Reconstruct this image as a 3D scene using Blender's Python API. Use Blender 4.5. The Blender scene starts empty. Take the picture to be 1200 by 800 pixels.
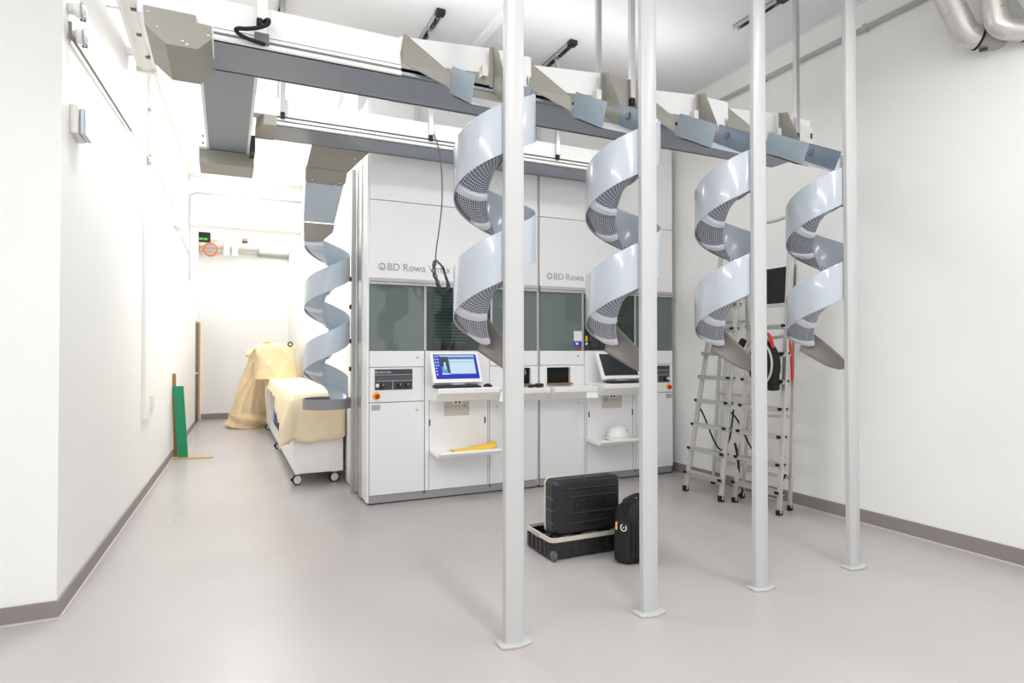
import bpy, bmesh, math, random
from mathutils import Vector, Matrix
random.seed(7)
PI = math.pi
S = bpy.context.scene
C = S.collection

# ------------------------------------------------------------------ helpers
def lin(c):
    c = c / 255.0
    return c / 12.92 if c <= 0.04045 else ((c + 0.055) / 1.055) ** 2.4
def rgb(r, g, b): return (lin(r), lin(g), lin(b), 1.0)

class MB:
    """collects faces in world coordinates"""
    def __init__(s): s.v = []; s.f = []
    def add(s, vs, fs):
        o = len(s.v); s.v += [tuple(p) for p in vs]; s.f += [tuple(i + o for i in f) for f in fs]; return s
    def box(s, x0, x1, y0, y1, z0, z1):
        vs = [(x, y, z) for x in (x0, x1) for y in (y0, y1) for z in (z0, z1)]
        return s.add(vs, [(0,1,3,2),(4,6,7,5),(0,4,5,1),(2,3,7,6),(0,2,6,4),(1,5,7,3)])
    def obox(s, c, size, R):
        c = Vector(c); h = Vector(size) / 2
        vs = [c + R @ Vector((sx*h.x, sy*h.y, sz*h.z)) for sx in (-1,1) for sy in (-1,1) for sz in (-1,1)]
        return s.add(vs, [(0,1,3,2),(4,6,7,5),(0,4,5,1),(2,3,7,6),(0,2,6,4),(1,5,7,3)])
    def beam(s, a, b, w, h, up=(0,0,1)):
        a = Vector(a); b = Vector(b); d = (b - a); L = d.length; d.normalize()
        u = Vector(up); x = u.cross(d)
        if x.length < 1e-4: x = Vector((1,0,0)).cross(d)
        x.normalize(); y = d.cross(x)
        R = Matrix((x, y, d)).transposed()
        return s.obox((a + b) / 2, (w, h, L), R)
    def prism(s, poly, axis, a, b):
        n = len(poly)
        def P(p, t):
            return (t, p[0], p[1]) if axis == 'x' else ((p[0], t, p[1]) if axis == 'y' else (p[0], p[1], t))
        vs = [P(p, a) for p in poly] + [P(p, b) for p in poly]
        fs = [tuple(range(n)), tuple(range(2*n-1, n-1, -1))] + [(i, (i+1) % n, n + (i+1) % n, n + i) for i in range(n)]
        return s.add(vs, fs)
    def plate(s, pts, t, smooth=None):
        pts = [Vector(p) for p in pts]; n = len(pts)
        nr = Vector((0,0,0)); c = sum(pts, Vector()) / n
        for i in range(n): nr += (pts[i] - c).cross(pts[(i+1) % n] - c)
        nr.normalize(); nr *= t / 2
        vs = [p + nr for p in pts] + [p - nr for p in pts]
        fs = [tuple(range(n)), tuple(range(2*n-1, n-1, -1))] + [(i, (i+1) % n, n + (i+1) % n, n + i) for i in range(n)]
        return s.add(vs, fs)
    def tube(s, pts, r, n=8, cap=True, closed=False):
        pts = [Vector(p) for p in pts]; m = len(pts)
        rr = [r[round(i*(len(r)-1)/max(1,m-1))] for i in range(m)] if isinstance(r, (list, tuple)) else [r] * m
        vs = []; N = None
        for i, p in enumerate(pts):
            if closed: d = pts[(i+1) % m] - pts[i-1]
            else: d = pts[min(i+1, m-1)] - pts[max(i-1, 0)]
            d.normalize()
            if N is None:
                N = d.orthogonal().normalized()
            else:
                N = N - d * N.dot(d)
                N = N.normalized() if N.length > 1e-6 else d.orthogonal().normalized()
            B = d.cross(N)
            for k in range(n):
                a = 2*PI*k/n
                vs.append(p + (N*math.cos(a) + B*math.sin(a)) * rr[i])
        fs = []
        R = m if closed else m - 1
        for i in range(R):
            j = (i + 1) % m
            for k in range(n):
                fs.append((i*n+k, i*n+(k+1) % n, j*n+(k+1) % n, j*n+k))
        if cap and not closed:
            fs.append(tuple(range(n-1, -1, -1))); fs.append(tuple((m-1)*n + k for k in range(n)))
        return s.add(vs, fs)
    def lathe(s, prof, c, axis=(0,0,1), n=24, caps=True):
        c = Vector(c); d = Vector(axis).normalized(); N = d.orthogonal().normalized(); B = d.cross(N)
        vs = []
        for r, h in prof:
            for k in range(n):
                a = 2*PI*k/n
                vs.append(c + d*h + (N*math.cos(a) + B*math.sin(a))*r)
        fs = []
        for i in range(len(prof)-1):
            for k in range(n):
                fs.append((i*n+k, i*n+(k+1) % n, (i+1)*n+(k+1) % n, (i+1)*n+k))
        if caps:
            fs.append(tuple(range(n-1,-1,-1))); fs.append(tuple((len(prof)-1)*n+k for k in range(n)))
        return s.add(vs, fs)
    def grid(s, rows):
        n = len(rows[0]); vs = [p for r in rows for p in r]; fs = []
        for i in range(len(rows)-1):
            for j in range(n-1):
                fs.append((i*n+j, i*n+j+1, (i+1)*n+j+1, (i+1)*n+j))
        return s.add(vs, fs)
    def spin(s, c, ang):
        c = Vector(c); R = Matrix.Rotation(ang, 3, 'Z')
        s.v = [tuple(c + R @ (Vector(p) - c)) for p in s.v]; return s
    def build(s, name, mat, parent=None, bevel=0.0, seg=2, smooth=None, solid=0.0, offset=0.0, origin=None, weld=True):
        me = bpy.data.meshes.new(name)
        if parent is not None: org = Vector(parent.get('_loc', (0,0,0)))
        elif origin is not None: org = Vector(origin)
        else:
            xs = [p[0] for p in s.v]; ys = [p[1] for p in s.v]; zs = [p[2] for p in s.v]
            org = Vector(((min(xs)+max(xs))/2, (min(ys)+max(ys))/2, min(zs)))
        me.from_pydata([Vector(p) - org for p in s.v], [], s.f)
        bm = bmesh.new(); bm.from_mesh(me)
        if weld: bmesh.ops.remove_doubles(bm, verts=bm.verts, dist=1e-5)
        bmesh.ops.recalc_face_normals(bm, faces=bm.faces)
        bm.to_mesh(me); bm.free()
        if smooth is not None:
            for p in me.polygons: p.use_smooth = True
            me.set_sharp_from_angle(angle=math.radians(smooth))
        me.materials.append(mat)
        o = bpy.data.objects.new(name, me); C.objects.link(o)
        if parent is not None:
            o.parent = parent; o['_loc'] = tuple(org)
        else:
            o.location = org; o['_loc'] = tuple(org)
        if solid:
            m = o.modifiers.new('solid', 'SOLIDIFY'); m.thickness = solid; m.offset = offset
        if bevel:
            m = o.modifiers.new('bevel', 'BEVEL'); m.width = bevel; m.segments = seg; m.limit_method = 'ANGLE'; m.angle_limit = math.radians(40)
            if smooth is None:
                for p in me.polygons: p.use_smooth = True
                me.set_sharp_from_angle(angle=math.radians(35))
                m.harden_normals = True
        return o

def tag(o, label, cat, group=None):
    o['label'] = label; o['category'] = cat
    if group: o['group'] = group
    return o
def thing(name, loc, label, cat, group=None):
    o = bpy.data.objects.new(name, None); C.objects.link(o)
    o.location = loc; o['_loc'] = tuple(loc); o.empty_display_size = 0.1
    return tag(o, label, cat, group)
def struct(o):
    o['kind'] = 'structure'; return o
def copy_tree(o, parent=None):
    c = o.copy(); C.objects.link(c)
    if parent is not None: c.parent = parent
    for ch in [x for x in S.objects if x.parent == o]:
        copy_tree(ch, c)
    return c
def clone(root, off, label):
    c = copy_tree(root)
    c.location = Vector(root.location) + Vector(off); c['label'] = label
    return c
def text(name, body, size, loc, rot, mat, parent, depth=0.001):
    cu = bpy.data.curves.new(name, 'FONT'); cu.body = body; cu.size = size; cu.extrude = depth
    o = bpy.data.objects.new(name, cu); C.objects.link(o)
    bpy.context.view_layer.update()
    dg = bpy.context.evaluated_depsgraph_get()
    me = bpy.data.meshes.new_from_object(o.evaluated_get(dg))
    C.objects.unlink(o); bpy.data.objects.remove(o); bpy.data.curves.remove(cu)
    me.name = name; me.materials.clear(); me.materials.append(mat)
    o = bpy.data.objects.new(name, me); C.objects.link(o)
    org = Vector(parent['_loc']); o.parent = parent
    o.location = Vector(loc) - org; o.rotation_euler = rot
    o['_loc'] = tuple(loc)
    return o
def arc(c, r, a0, a1, n, ax=(1,0,0), ay=(0,0,1)):
    c = Vector(c); ax = Vector(ax); ay = Vector(ay)
    return [c + ax*r*math.cos(a0+(a1-a0)*i/n) + ay*r*math.sin(a0+(a1-a0)*i/n) for i in range(n+1)]
def smoothpts(pts, it=3):
    pts = [Vector(p) for p in pts]
    for _ in range(it):
        q = [pts[0]]
        for a, b in zip(pts, pts[1:]): q += [a*0.75+b*0.25, a*0.25+b*0.75]
        q.append(pts[-1]); pts = q
    return pts

# ------------------------------------------------------------------ materials
def mat(name, col, rough=0.5, metal=0.0, noise=0.0, nscale=8.0, bump=0.0, bscale=200.0, bdist=0.003, spec=0.5, coat=0.0, stretch=None):
    m = bpy.data.materials.new(name); m.use_nodes = True
    nt = m.node_tree; b = nt.nodes['Principled BSDF']
    b.inputs['Base Color'].default_value = col
    b.inputs['Roughness'].default_value = rough; b.inputs['Metallic'].default_value = metal
    b.inputs['Specular IOR Level'].default_value = spec
    b.inputs['Coat Weight'].default_value = coat
    if noise or bump:
        tc = nt.nodes.new('ShaderNodeTexCoord'); mp = nt.nodes.new('ShaderNodeMapping')
        nt.links.new(tc.outputs['Object'], mp.inputs['Vector'])
        if stretch: mp.inputs['Scale'].default_value = stretch
    if noise:
        n = nt.nodes.new('ShaderNodeTexNoise'); n.inputs['Scale'].default_value = nscale; n.inputs['Detail'].default_value = 5
        nt.links.new(mp.outputs['Vector'], n.inputs['Vector'])
        mx = nt.nodes.new('ShaderNodeMix'); mx.data_type = 'RGBA'
        mx.inputs[6].default_value = tuple(max(0, c*(1-noise)) for c in col[:3]) + (1,)
        mx.inputs[7].default_value = tuple(min(1, c*(1+noise)) for c in col[:3]) + (1,)
        nt.links.new(n.outputs['Fac'], mx.inputs[0]); nt.links.new(mx.outputs[2], b.inputs['Base Color'])
    if bump:
        n2 = nt.nodes.new('ShaderNodeTexNoise'); n2.inputs['Scale'].default_value = bscale; n2.inputs['Detail'].default_value = 3
        nt.links.new(mp.outputs['Vector'], n2.inputs['Vector'])
        bp = nt.nodes.new('ShaderNodeBump'); bp.inputs['Strength'].default_value = bump; bp.inputs['Distance'].default_value = bdist
        nt.links.new(n2.outputs['Fac'], bp.inputs['Height']); nt.links.new(bp.outputs['Normal'], b.inputs['Normal'])
    return m
def emis(name, col, st):
    m = bpy.data.materials.new(name); m.use_nodes = True
    b = m.node_tree.nodes['Principled BSDF']
    b.inputs['Base Color'].default_value = (0.01,0.01,0.01,1); b.inputs['Roughness'].default_value = 0.3
    b.inputs['Emission Color'].default_value = col; b.inputs['Emission Strength'].default_value = st
    return m

M = {}
M['wall'] = mat('white_wall_paint', rgb(240,240,238), 0.6, noise=0.012, nscale=2.0, bump=0.05, bscale=120)
M['ceil'] = mat('ceiling_paint', rgb(236,236,236), 0.7, noise=0.015, nscale=1.0)
M['base'] = mat('grey_baseboard_vinyl', rgb(140,132,130), 0.5, noise=0.06, nscale=5)
M['bead'] = mat('sealant_bead', rgb(205,200,198), 0.5)
M['white'] = mat('white_powder_coat', rgb(243,243,243), 0.32, noise=0.008, nscale=3)
M['white2'] = mat('white_sheet_metal', rgb(244,244,242), 0.38)
M['offwhite'] = mat('off_white_plastic', rgb(230,228,222), 0.4)
M['post'] = mat('post_white_paint', rgb(190,191,190), 0.35)
M['alu'] = mat('anodised_aluminium', rgb(200,200,200), 0.32, metal=0.85, noise=0.03, nscale=4, stretch=(1,1,0.1))
M['alu2'] = mat('brushed_aluminium', rgb(206,203,197), 0.4, metal=0.55, noise=0.05, nscale=20, stretch=(1,1,0.1))
M['chrome'] = mat('bright_zinc', rgb(205,205,208), 0.25, metal=0.9)
M['plinth'] = mat('grey_plinth', rgb(168,168,168), 0.4, metal=0.3, noise=0.04, nscale=6)
M['steel'] = mat('blue_grey_steel_sheet', rgb(150,157,166), 0.42, metal=0.25, noise=0.05, nscale=3)
M['steeld'] = mat('dark_grey_steel_sheet', rgb(120,120,120), 0.42, metal=0.2, noise=0.04, nscale=3)
M['taupe'] = mat('taupe_steel_sheet', rgb(158,155,145), 0.45, metal=0.15, noise=0.03, nscale=4)
M['galv'] = mat('galvanised_sheet', rgb(172,188,199), 0.38, metal=0.35, noise=0.10, nscale=25)
M['blue'] = mat('blue_grey_sheet', rgb(134,148,162), 0.4, metal=0.25, noise=0.04, nscale=4)
M['plastic'] = mat('pale_blue_grey_plastic', rgb(182,189,196), 0.16, noise=0.012, nscale=3, coat=0.3)
M['plastic2'] = mat('grey_blue_plastic', rgb(188,199,208), 0.25, noise=0.02, nscale=3, coat=0.2)
M['ring'] = mat('grey_tray_plastic', rgb(138,138,140), 0.4)
M['tail'] = mat('taupe_tail_sheet', rgb(132,126,120), 0.45, noise=0.03, nscale=5)
M['flange'] = mat('white_moulded_plastic', rgb(214,218,224), 0.35, noise=0.08, nscale=30)
M['black'] = mat('black_plastic', rgb(24,24,26), 0.45, bump=0.1, bscale=300)
M['rubber'] = mat('black_rubber', rgb(20,20,21), 0.7)
M['casebl'] = mat('black_case_shell', rgb(34,34,36), 0.38, bump=0.15, bscale=500)
M['fabric'] = mat('black_nylon_fabric', rgb(22,22,24), 0.75, bump=0.35, bscale=700)
M['void'] = mat('dark_interior', rgb(10,10,11), 0.8)
M['beige'] = mat('beige_case_rim', rgb(205,198,186), 0.5)
M['cloth'] = mat('tan_dust_sheet', rgb(232,208,168), 0.85, noise=0.05, nscale=6, bump=0.7, bscale=7, bdist=0.04)
M['cloth2'] = mat('cream_dust_sheet', rgb(244,226,194), 0.85, noise=0.05, nscale=6, bump=0.6, bscale=6, bdist=0.03)
M['green'] = mat('green_painted_board', rgb(10,132,92), 0.45, noise=0.10, nscale=14, stretch=(1,1,0.15))
M['wood'] = mat('pale_wood', rgb(205,165,115), 0.6, noise=0.12, nscale=18, stretch=(0.15,1,1))
M['woodd'] = mat('brown_wood', rgb(150,115,75), 0.6, noise=0.12, nscale=18)
M['doorm'] = mat('brown_door', rgb(82,66,50), 0.5, noise=0.1, nscale=10)
M['yellow'] = mat('yellow_paper', rgb(250,205,70), 0.5, noise=0.06, nscale=20)
M['yellowp'] = mat('yellow_plastic', rgb(245,200,30), 0.4)
M['red'] = mat('red_plastic', rgb(205,20,20), 0.4)
M['redf'] = mat('red_fabric', rgb(215,45,35), 0.6)
M['orange'] = mat('orange_cable', rgb(235,120,70), 0.5)
M['bluep'] = mat('blue_plastic', rgb(30,70,190), 0.4)
M['ink'] = mat('grey_lettering', rgb(168,168,170), 0.5)
M['whiteink'] = mat('white_print', rgb(235,235,235), 0.5)
M['panel'] = mat('anthracite_panel', rgb(62,64,70), 0.35)
M['panel2'] = mat('slate_panel', rgb(84,86,92), 0.35)
M['screenoff'] = mat('dark_screen', rgb(48,50,54), 0.12)
M['slat'] = mat('green_grey_slat', rgb(150,185,172), 0.45)
M['teal'] = mat('teal_sheet', rgb(48,110,94), 0.5)
M['seam'] = mat('shadow_gap', rgb(120,120,120), 0.6)
M['seamd'] = mat('dark_gap', rgb(70,70,70), 0.6)
M['greypl'] = mat('grey_label_plate', rgb(178,178,178), 0.4, noise=0.15, nscale=60)
M['socket'] = mat('warm_grey_socket_plate', rgb(205,200,190), 0.45)
M['alufoil'] = mat('foil_insulation', rgb(214,212,206), 0.3, metal=0.55, noise=0.12, nscale=9, bump=0.5, bscale=14)
M['greypipe'] = mat('grey_pipe', rgb(176,176,176), 0.45)
M['screen'] = emis('screen_blue', rgb(14,36,190), 0.42)
M['scrwhite'] = emis('screen_white', rgb(205,232,250), 0.42)
M['scrmid'] = emis('screen_mid_blue', rgb(110,160,215), 0.42)
M['scrdark'] = emis('screen_dark', rgb(42,66,86), 0.42)
M['led'] = emis('green_display', rgb(90,220,60), 0.5)
M['cream'] = mat('cream_conduit', rgb(222,218,206), 0.45)
M['darkpipe'] = mat('olive_grey_conduit', rgb(130,126,112), 0.45)

def floor_mat():
    m = bpy.data.materials.new('grey_resin_floor'); m.use_nodes = True; nt = m.node_tree
    b = nt.nodes['Principled BSDF']
    tc = nt.nodes.new('ShaderNodeTexCoord')
    n1 = nt.nodes.new('ShaderNodeTexNoise'); n1.inputs['Scale'].default_value = 0.9; n1.inputs['Detail'].default_value = 6
    n2 = nt.nodes.new('ShaderNodeTexNoise'); n2.inputs['Scale'].default_value = 9; n2.inputs['Detail'].default_value = 6
    for n in (n1, n2): nt.links.new(tc.outputs['Object'], n.inputs['Vector'])
    r = nt.nodes.new('ShaderNodeValToRGB')
    r.color_ramp.elements[0].position = 0.3; r.color_ramp.elements[0].color = rgb(177,171,170)
    r.color_ramp.elements[1].position = 0.7; r.color_ramp.elements[1].color = rgb(185,180,179)
    nt.links.new(n1.outputs['Fac'], r.inputs['Fac']); nt.links.new(r.outputs['Color'], b.inputs['Base Color'])
    mr = nt.nodes.new('ShaderNodeMapRange'); mr.inputs['To Min'].default_value = 0.24; mr.inputs['To Max'].default_value = 0.38
    nt.links.new(n2.outputs['Fac'], mr.inputs['Value']); nt.links.new(mr.outputs['Result'], b.inputs['Roughness'])
    bp = nt.nodes.new('ShaderNodeBump'); bp.inputs['Strength'].default_value = 0.12; bp.inputs['Distance'].default_value = 0.004
    nt.links.new(n2.outputs['Fac'], bp.inputs['Height']); nt.links.new(bp.outputs['Normal'], b.inputs['Normal'])
    return m
M['floor'] = floor_mat()

def grid_mat():
    """ribbed lattice under the spiral: radial and ring ribs, in the spiral's own coordinates"""
    m = bpy.data.materials.new('lattice_plastic'); m.use_nodes = True; nt = m.node_tree
    b = nt.nodes['Principled BSDF']; b.inputs['Roughness'].default_value = 0.4
    tc = nt.nodes.new('ShaderNodeTexCoord'); sp = nt.nodes.new('ShaderNodeSeparateXYZ')
    nt.links.new(tc.outputs['Object'], sp.inputs['Vector'])
    def math_(op, a, b_=None, v=None):
        n = nt.nodes.new('ShaderNodeMath'); n.operation = op
        nt.links.new(a, n.inputs[0])
        if b_ is not None: nt.links.new(b_, n.inputs[1])
        if v is not None: n.inputs[1].default_value = v
        return n.outputs[0]
    at = math_('ARCTAN2', sp.outputs['Y'], sp.outputs['X'])
    a = math_('MULTIPLY', at, v=64/(2*PI)); fa = math_('FRACT', a)
    x2 = math_('MULTIPLY', sp.outputs['X'], sp.outputs['X']); y2 = math_('MULTIPLY', sp.outputs['Y'], sp.outputs['Y'])
    r = math_('SQRT', math_('ADD', x2, y2)); fr = math_('FRACT', math_('MULTIPLY', r, v=78.0))
    la = math_('GREATER_THAN', fa, v=0.30); lr = math_('GREATER_THAN', fr, v=0.34)
    mx = math_('MINIMUM', la, lr)
    mix = nt.nodes.new('ShaderNodeMix'); mix.data_type = 'RGBA'
    mix.inputs[6].default_value = rgb(82,87,96); mix.inputs[7].default_value = rgb(206,212,222)
    nt.links.new(mx, mix.inputs[0]); nt.links.new(mix.outputs[2], b.inputs['Base Color'])
    bp = nt.nodes.new('ShaderNodeBump'); bp.inputs['Strength'].default_value = 0.6; bp.inputs['Distance'].default_value = 0.004
    nt.links.new(mx, bp.inputs['Height']); nt.links.new(bp.outputs['Normal'], b.inputs['Normal'])
    return m
M['lattice'] = grid_mat()

def glass_mat(name, tint, alpha, refl_rough=0.03):
    """tinted pane: partly see-through, with a clear surface reflection"""
    m = bpy.data.materials.new(name); m.use_nodes = True; nt = m.node_tree
    nt.nodes.clear()
    out = nt.nodes.new('ShaderNodeOutputMaterial')
    d = nt.nodes.new('ShaderNodeBsdfDiffuse'); d.inputs['Color'].default_value = tint
    t = nt.nodes.new('ShaderNodeBsdfTransparent'); t.inputs['Color'].default_value = (0.78,0.86,0.83,1)
    g = nt.nodes.new('ShaderNodeBsdfGlossy'); g.inputs['Roughness'].default_value = refl_rough; g.inputs['Color'].default_value = (1,1,1,1)
    mx = nt.nodes.new('ShaderNodeMixShader'); mx.inputs[0].default_value = alpha
    nt.links.new(t.outputs[0], mx.inputs[1]); nt.links.new(d.outputs[0], mx.inputs[2])
    fr = nt.nodes.new('ShaderNodeFresnel'); fr.inputs['IOR'].default_value = 1.52
    m2 = nt.nodes.new('ShaderNodeMixShader')
    nt.links.new(fr.outputs[0], m2.inputs[0]); nt.links.new(mx.outputs[0], m2.inputs[1]); nt.links.new(g.outputs[0], m2.inputs[2])
    nt.links.new(m2.outputs[0], out.inputs['Surface'])
    return m
M['glass'] = glass_mat('smoked_glass', rgb(106,119,116), 1.0)
M['glassc'] = glass_mat('tinted_clear_glass', rgb(50,62,58), 0.18)

# ------------------------------------------------------------------ the room
CEIL = 4.55
def xl(y): return -0.857 + 0.0297*(y - 4.2)
def slant(mb, y0, y1, z0, z1, d0, d1):
    """slab along the left wall, d0..d1 measured out from its face into the room"""
    vs = []
    for y in (y0, y1):
        for d in (d0, d1):
            for z in (z0, z1): vs.append((xl(y)+d, y, z))
    mb.add(vs, [(0,1,3,2),(4,6,7,5),(0,4,5,1),(2,3,7,6),(0,2,6,4),(1,5,7,3)])
    return mb
struct(MB().box(-6, 5.4, -4, 15.2, -0.12, 0).build('floor', M['floor'], origin=(0,0,0)))
struct(MB().box(-6, 5.4, -4, 15.2, CEIL, CEIL+0.15).build('ceiling', M['ceil']))
struct(MB().box(5.02, 5.4, -4, 7.6, 0, CEIL).build('wall_right', M['wall']))
struct(MB().box(-6.3, -6, -4, 4.2, 0, CEIL).build('wall_far_left', M['wall']))
struct(MB().box(-6, xl(4.2), 4.2, 4.5, 0, CEIL).build('wall_front', M['wall']))
w = MB(); slant(w, 4.5, 13.75, 0, CEIL, -0.3, 0); slant(w, 13.75, 14.62, 2.09, CEIL, -0.3, 0); slant(w, 14.62, 14.9, 0, CEIL, -0.3, 0)
# short return that closes the corner with the front wall
w.add([(xl(4.2)-0.3,4.2001,0),(xl(4.2),4.2001,0),(xl(4.5),4.5,0),(xl(4.5)-0.3,4.5,0),(xl(4.2)-0.3,4.2001,CEIL),(xl(4.2),4.2001,CEIL),(xl(4.5),4.5,CEIL),(xl(4.5)-0.3,4.5,CEIL)],
      [(0,1,2,3),(7,6,5,4),(0,4,5,1),(1,5,6,2),(2,6,7,3),(3,7,4,0)])
struct(w.build('wall_left', M['wall']))
struct(MB().box(-1.2, 1.6, 14.72, 15.0, 0, CEIL).build('wall_back', M['wall']))
struct(MB().box(1.26, 1.6, 6.62, 14.72, 0, CEIL).build('wall_corridor', M['wall']))
struct(MB().box(1.6, 5.02, 7.25, 7.6, 0, CEIL).build('wall_behind', M['wall']))
struct(MB().box(-0.62, 1.26, 12.0, 12.3, 3.69, CEIL).build('beam', M['wall']))
struct(MB().box(2.2, 2.27, 3.0, 5.75, CEIL-0.045, CEIL).build('trim_1', M['ceil']))
struct(MB().box(5.008, 5.02, 0.0, 7.25, CEIL-0.014, CEIL).build('trim_2', M['ceil']))
bh = 0.098
def baseboard(name, mb, bead=None):
    o = struct(mb.build(name, M['base'], bevel=0.003))
    return o
b = MB(); slant(b, 4.2, 13.72, 0, bh, 0, 0.014); baseboard('baseboard_left', b)
baseboard('baseboard_front', MB().box(-6, xl(4.2)+0.014, 4.186, 4.2, 0, bh))
baseboard('baseboard_right', MB().box(5.004, 5.02, -4, 7.25, 0, bh+0.02))
baseboard('baseboard_back', MB().box(-0.5, 1.26, 14.705, 14.72, 0, bh+0.03))
baseboard('baseboard_corridor', MB().box(1.245, 1.26, 6.7, 14.7, 0, 0.14))
b = MB(); slant(b, 4.2, 13.72, 0, 0.008, 0.014, 0.026); b.box(-6, xl(4.2)+0.026, 4.174, 4.186, 0, 0.008)
struct(b.build('trim_3', M['bead']))
b = MB(); b.box(4.992, 5.004, -4, 7.2, 0, 0.007); struct(b.build('trim_4', M['bead']))
# corridor door in the left wall, seen edge-on
d = MB(); slant(d, 13.76, 14.59, 0.005, 2.07, -0.05, -0.004)
dr = struct(d.build('door_1', M['doorm']))
f = MB(); slant(f, 14.56, 14.62, 0, 2.09, -0.2, 0.03); slant(f, 13.75, 14.62, 2.06, 2.09, -0.2, 0.004)
f.build('door_frame', M['wood'], dr)
h = MB(); h.tube([(xl(13.9)-0.01,13.9,1.03),(xl(13.9)+0.03,13.9,1.03),(xl(13.9)+0.03,14.02,1.03)], 0.009); h.build('door_handle', M['chrome'], dr, smooth=40)

# ------------------------------------------------------------------ support posts and spiral chutes
PX = [1.337, 2.192, 3.060, 3.934]
def arcprof(x, w, yfront, bulge, yback, n=10):
    pts = []
    for i in range(n+1):
        u = -1 + 2*i/n
        pts.append((x + u*w/2, yfront + bulge*u*u))
    return pts + [(x + w/2, yback), (x - w/2, yback)]
def make_post(x):
    t = thing('support_post', (x, 2.84, 0), '', 'post', 'white posts carrying the spiral chutes')
    MB().prism(arcprof(x, 0.108, 2.818, 0.012, 2.862), 'z', 0.012, CEIL-0.012).build('shaft', M['post'], t, smooth=50, bevel=0.004)
    MB().prism(arcprof(x, 0.172, 2.783, 0.022, 2.885), 'z', 0, 0.015).build('base_plate', M['post'], t, smooth=50, bevel=0.004)
    MB().prism(arcprof(x, 0.172, 2.783, 0.022, 2.885), 'z', CEIL-0.012, CEIL).build('top_plate', M['white2'], t, smooth=50)
    return t
plab = ['nearest white steel post, standing left of the black cases, in front of the widest spiral',
        'white steel post second from the left, right beside the black shoulder bag',
        'white steel post third from the left, standing in front of the folded ladder',
        'farthest white steel post of the row, nearest the bare right wall']
p0 = make_post(PX[0]); p0['label'] = plab[0]
for i in (1, 2, 3): clone(p0, (PX[i]-PX[0], 0, 0), plab[i])

def helix(xc, yc, zf, r, t, dz=0.0):
    a = 2*PI*t
    return Vector((xc + r*math.sin(a), yc + r*math.cos(a), zf(t) + dz))
RO, RI = 0.222, 0.042
def spiral_parts(t, xc, yc, zf, t0, t1, wallmat, floormat, flanges, band=0.25):
    n = int((t1 - t0) * 64)
    ts = [t0 + (t1-t0)*i/n for i in range(n+1)]
    # outer wall, thin sheet with thickness
    w = MB(); rows = []
    for q in ts:
        rows.append([helix(xc,yc,zf,RO,q,-0.012), helix(xc,yc,zf,RO,q,band-0.008), helix(xc,yc,zf,RO+0.003,q,band), helix(xc,yc,zf,RO+0.006,q,band-0.008), helix(xc,yc,zf,RO+0.006,q,-0.012), helix(xc,yc,zf,RO,q,-0.012)])
    w.grid(rows); m = len(w.v)
    w.f += [(0,1,2,3,4), tuple(m-6+k for k in (4,3,2,1,0))]
    w.build('outer_wall', wallmat, t, smooth=45)
    fl = MB(); rows = []
    prof = [(RO-0.001, 0.018), (0.19, -0.004), (0.14, -0.022), (0.09, -0.030), (RI, -0.024)]
    for q in ts:
        rows.append([helix(xc,yc,zf,r,q,d) for r, d in prof] + [helix(xc,yc,zf,r,q,d-0.006) for r, d in reversed(prof)] + [helix(xc,yc,zf,prof[0][0],q,prof[0][1])])
    fl.grid(rows); m = len(fl.v); k = len(rows[0])
    fl.f += [tuple(range(k-1)), tuple(m-k+j for j in range(k-2,-1,-1))]
    fl.build('sliding_floor', floormat, t, smooth=45)
    for q in flanges:
        g = MB(); rows = []
        for s in (-1, 0, 1):
            dq = q + s*0.016
            top = [helix(xc,yc,zf,r,dq,d-0.004) for r, d in prof]
            bot = [helix(xc,yc,zf,r,dq,d-0.024) for r, d in reversed(prof)]
            rows.append(top + bot + [top[0]])
        g.grid(rows); m = len(g.v); k = len(rows[0])
        g.f += [tuple(range(k-1)), tuple(m-k+j for j in range(k-2,-1,-1))]
        g.build('joint_flange', M['flange'], t, bevel=0.003)

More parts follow.
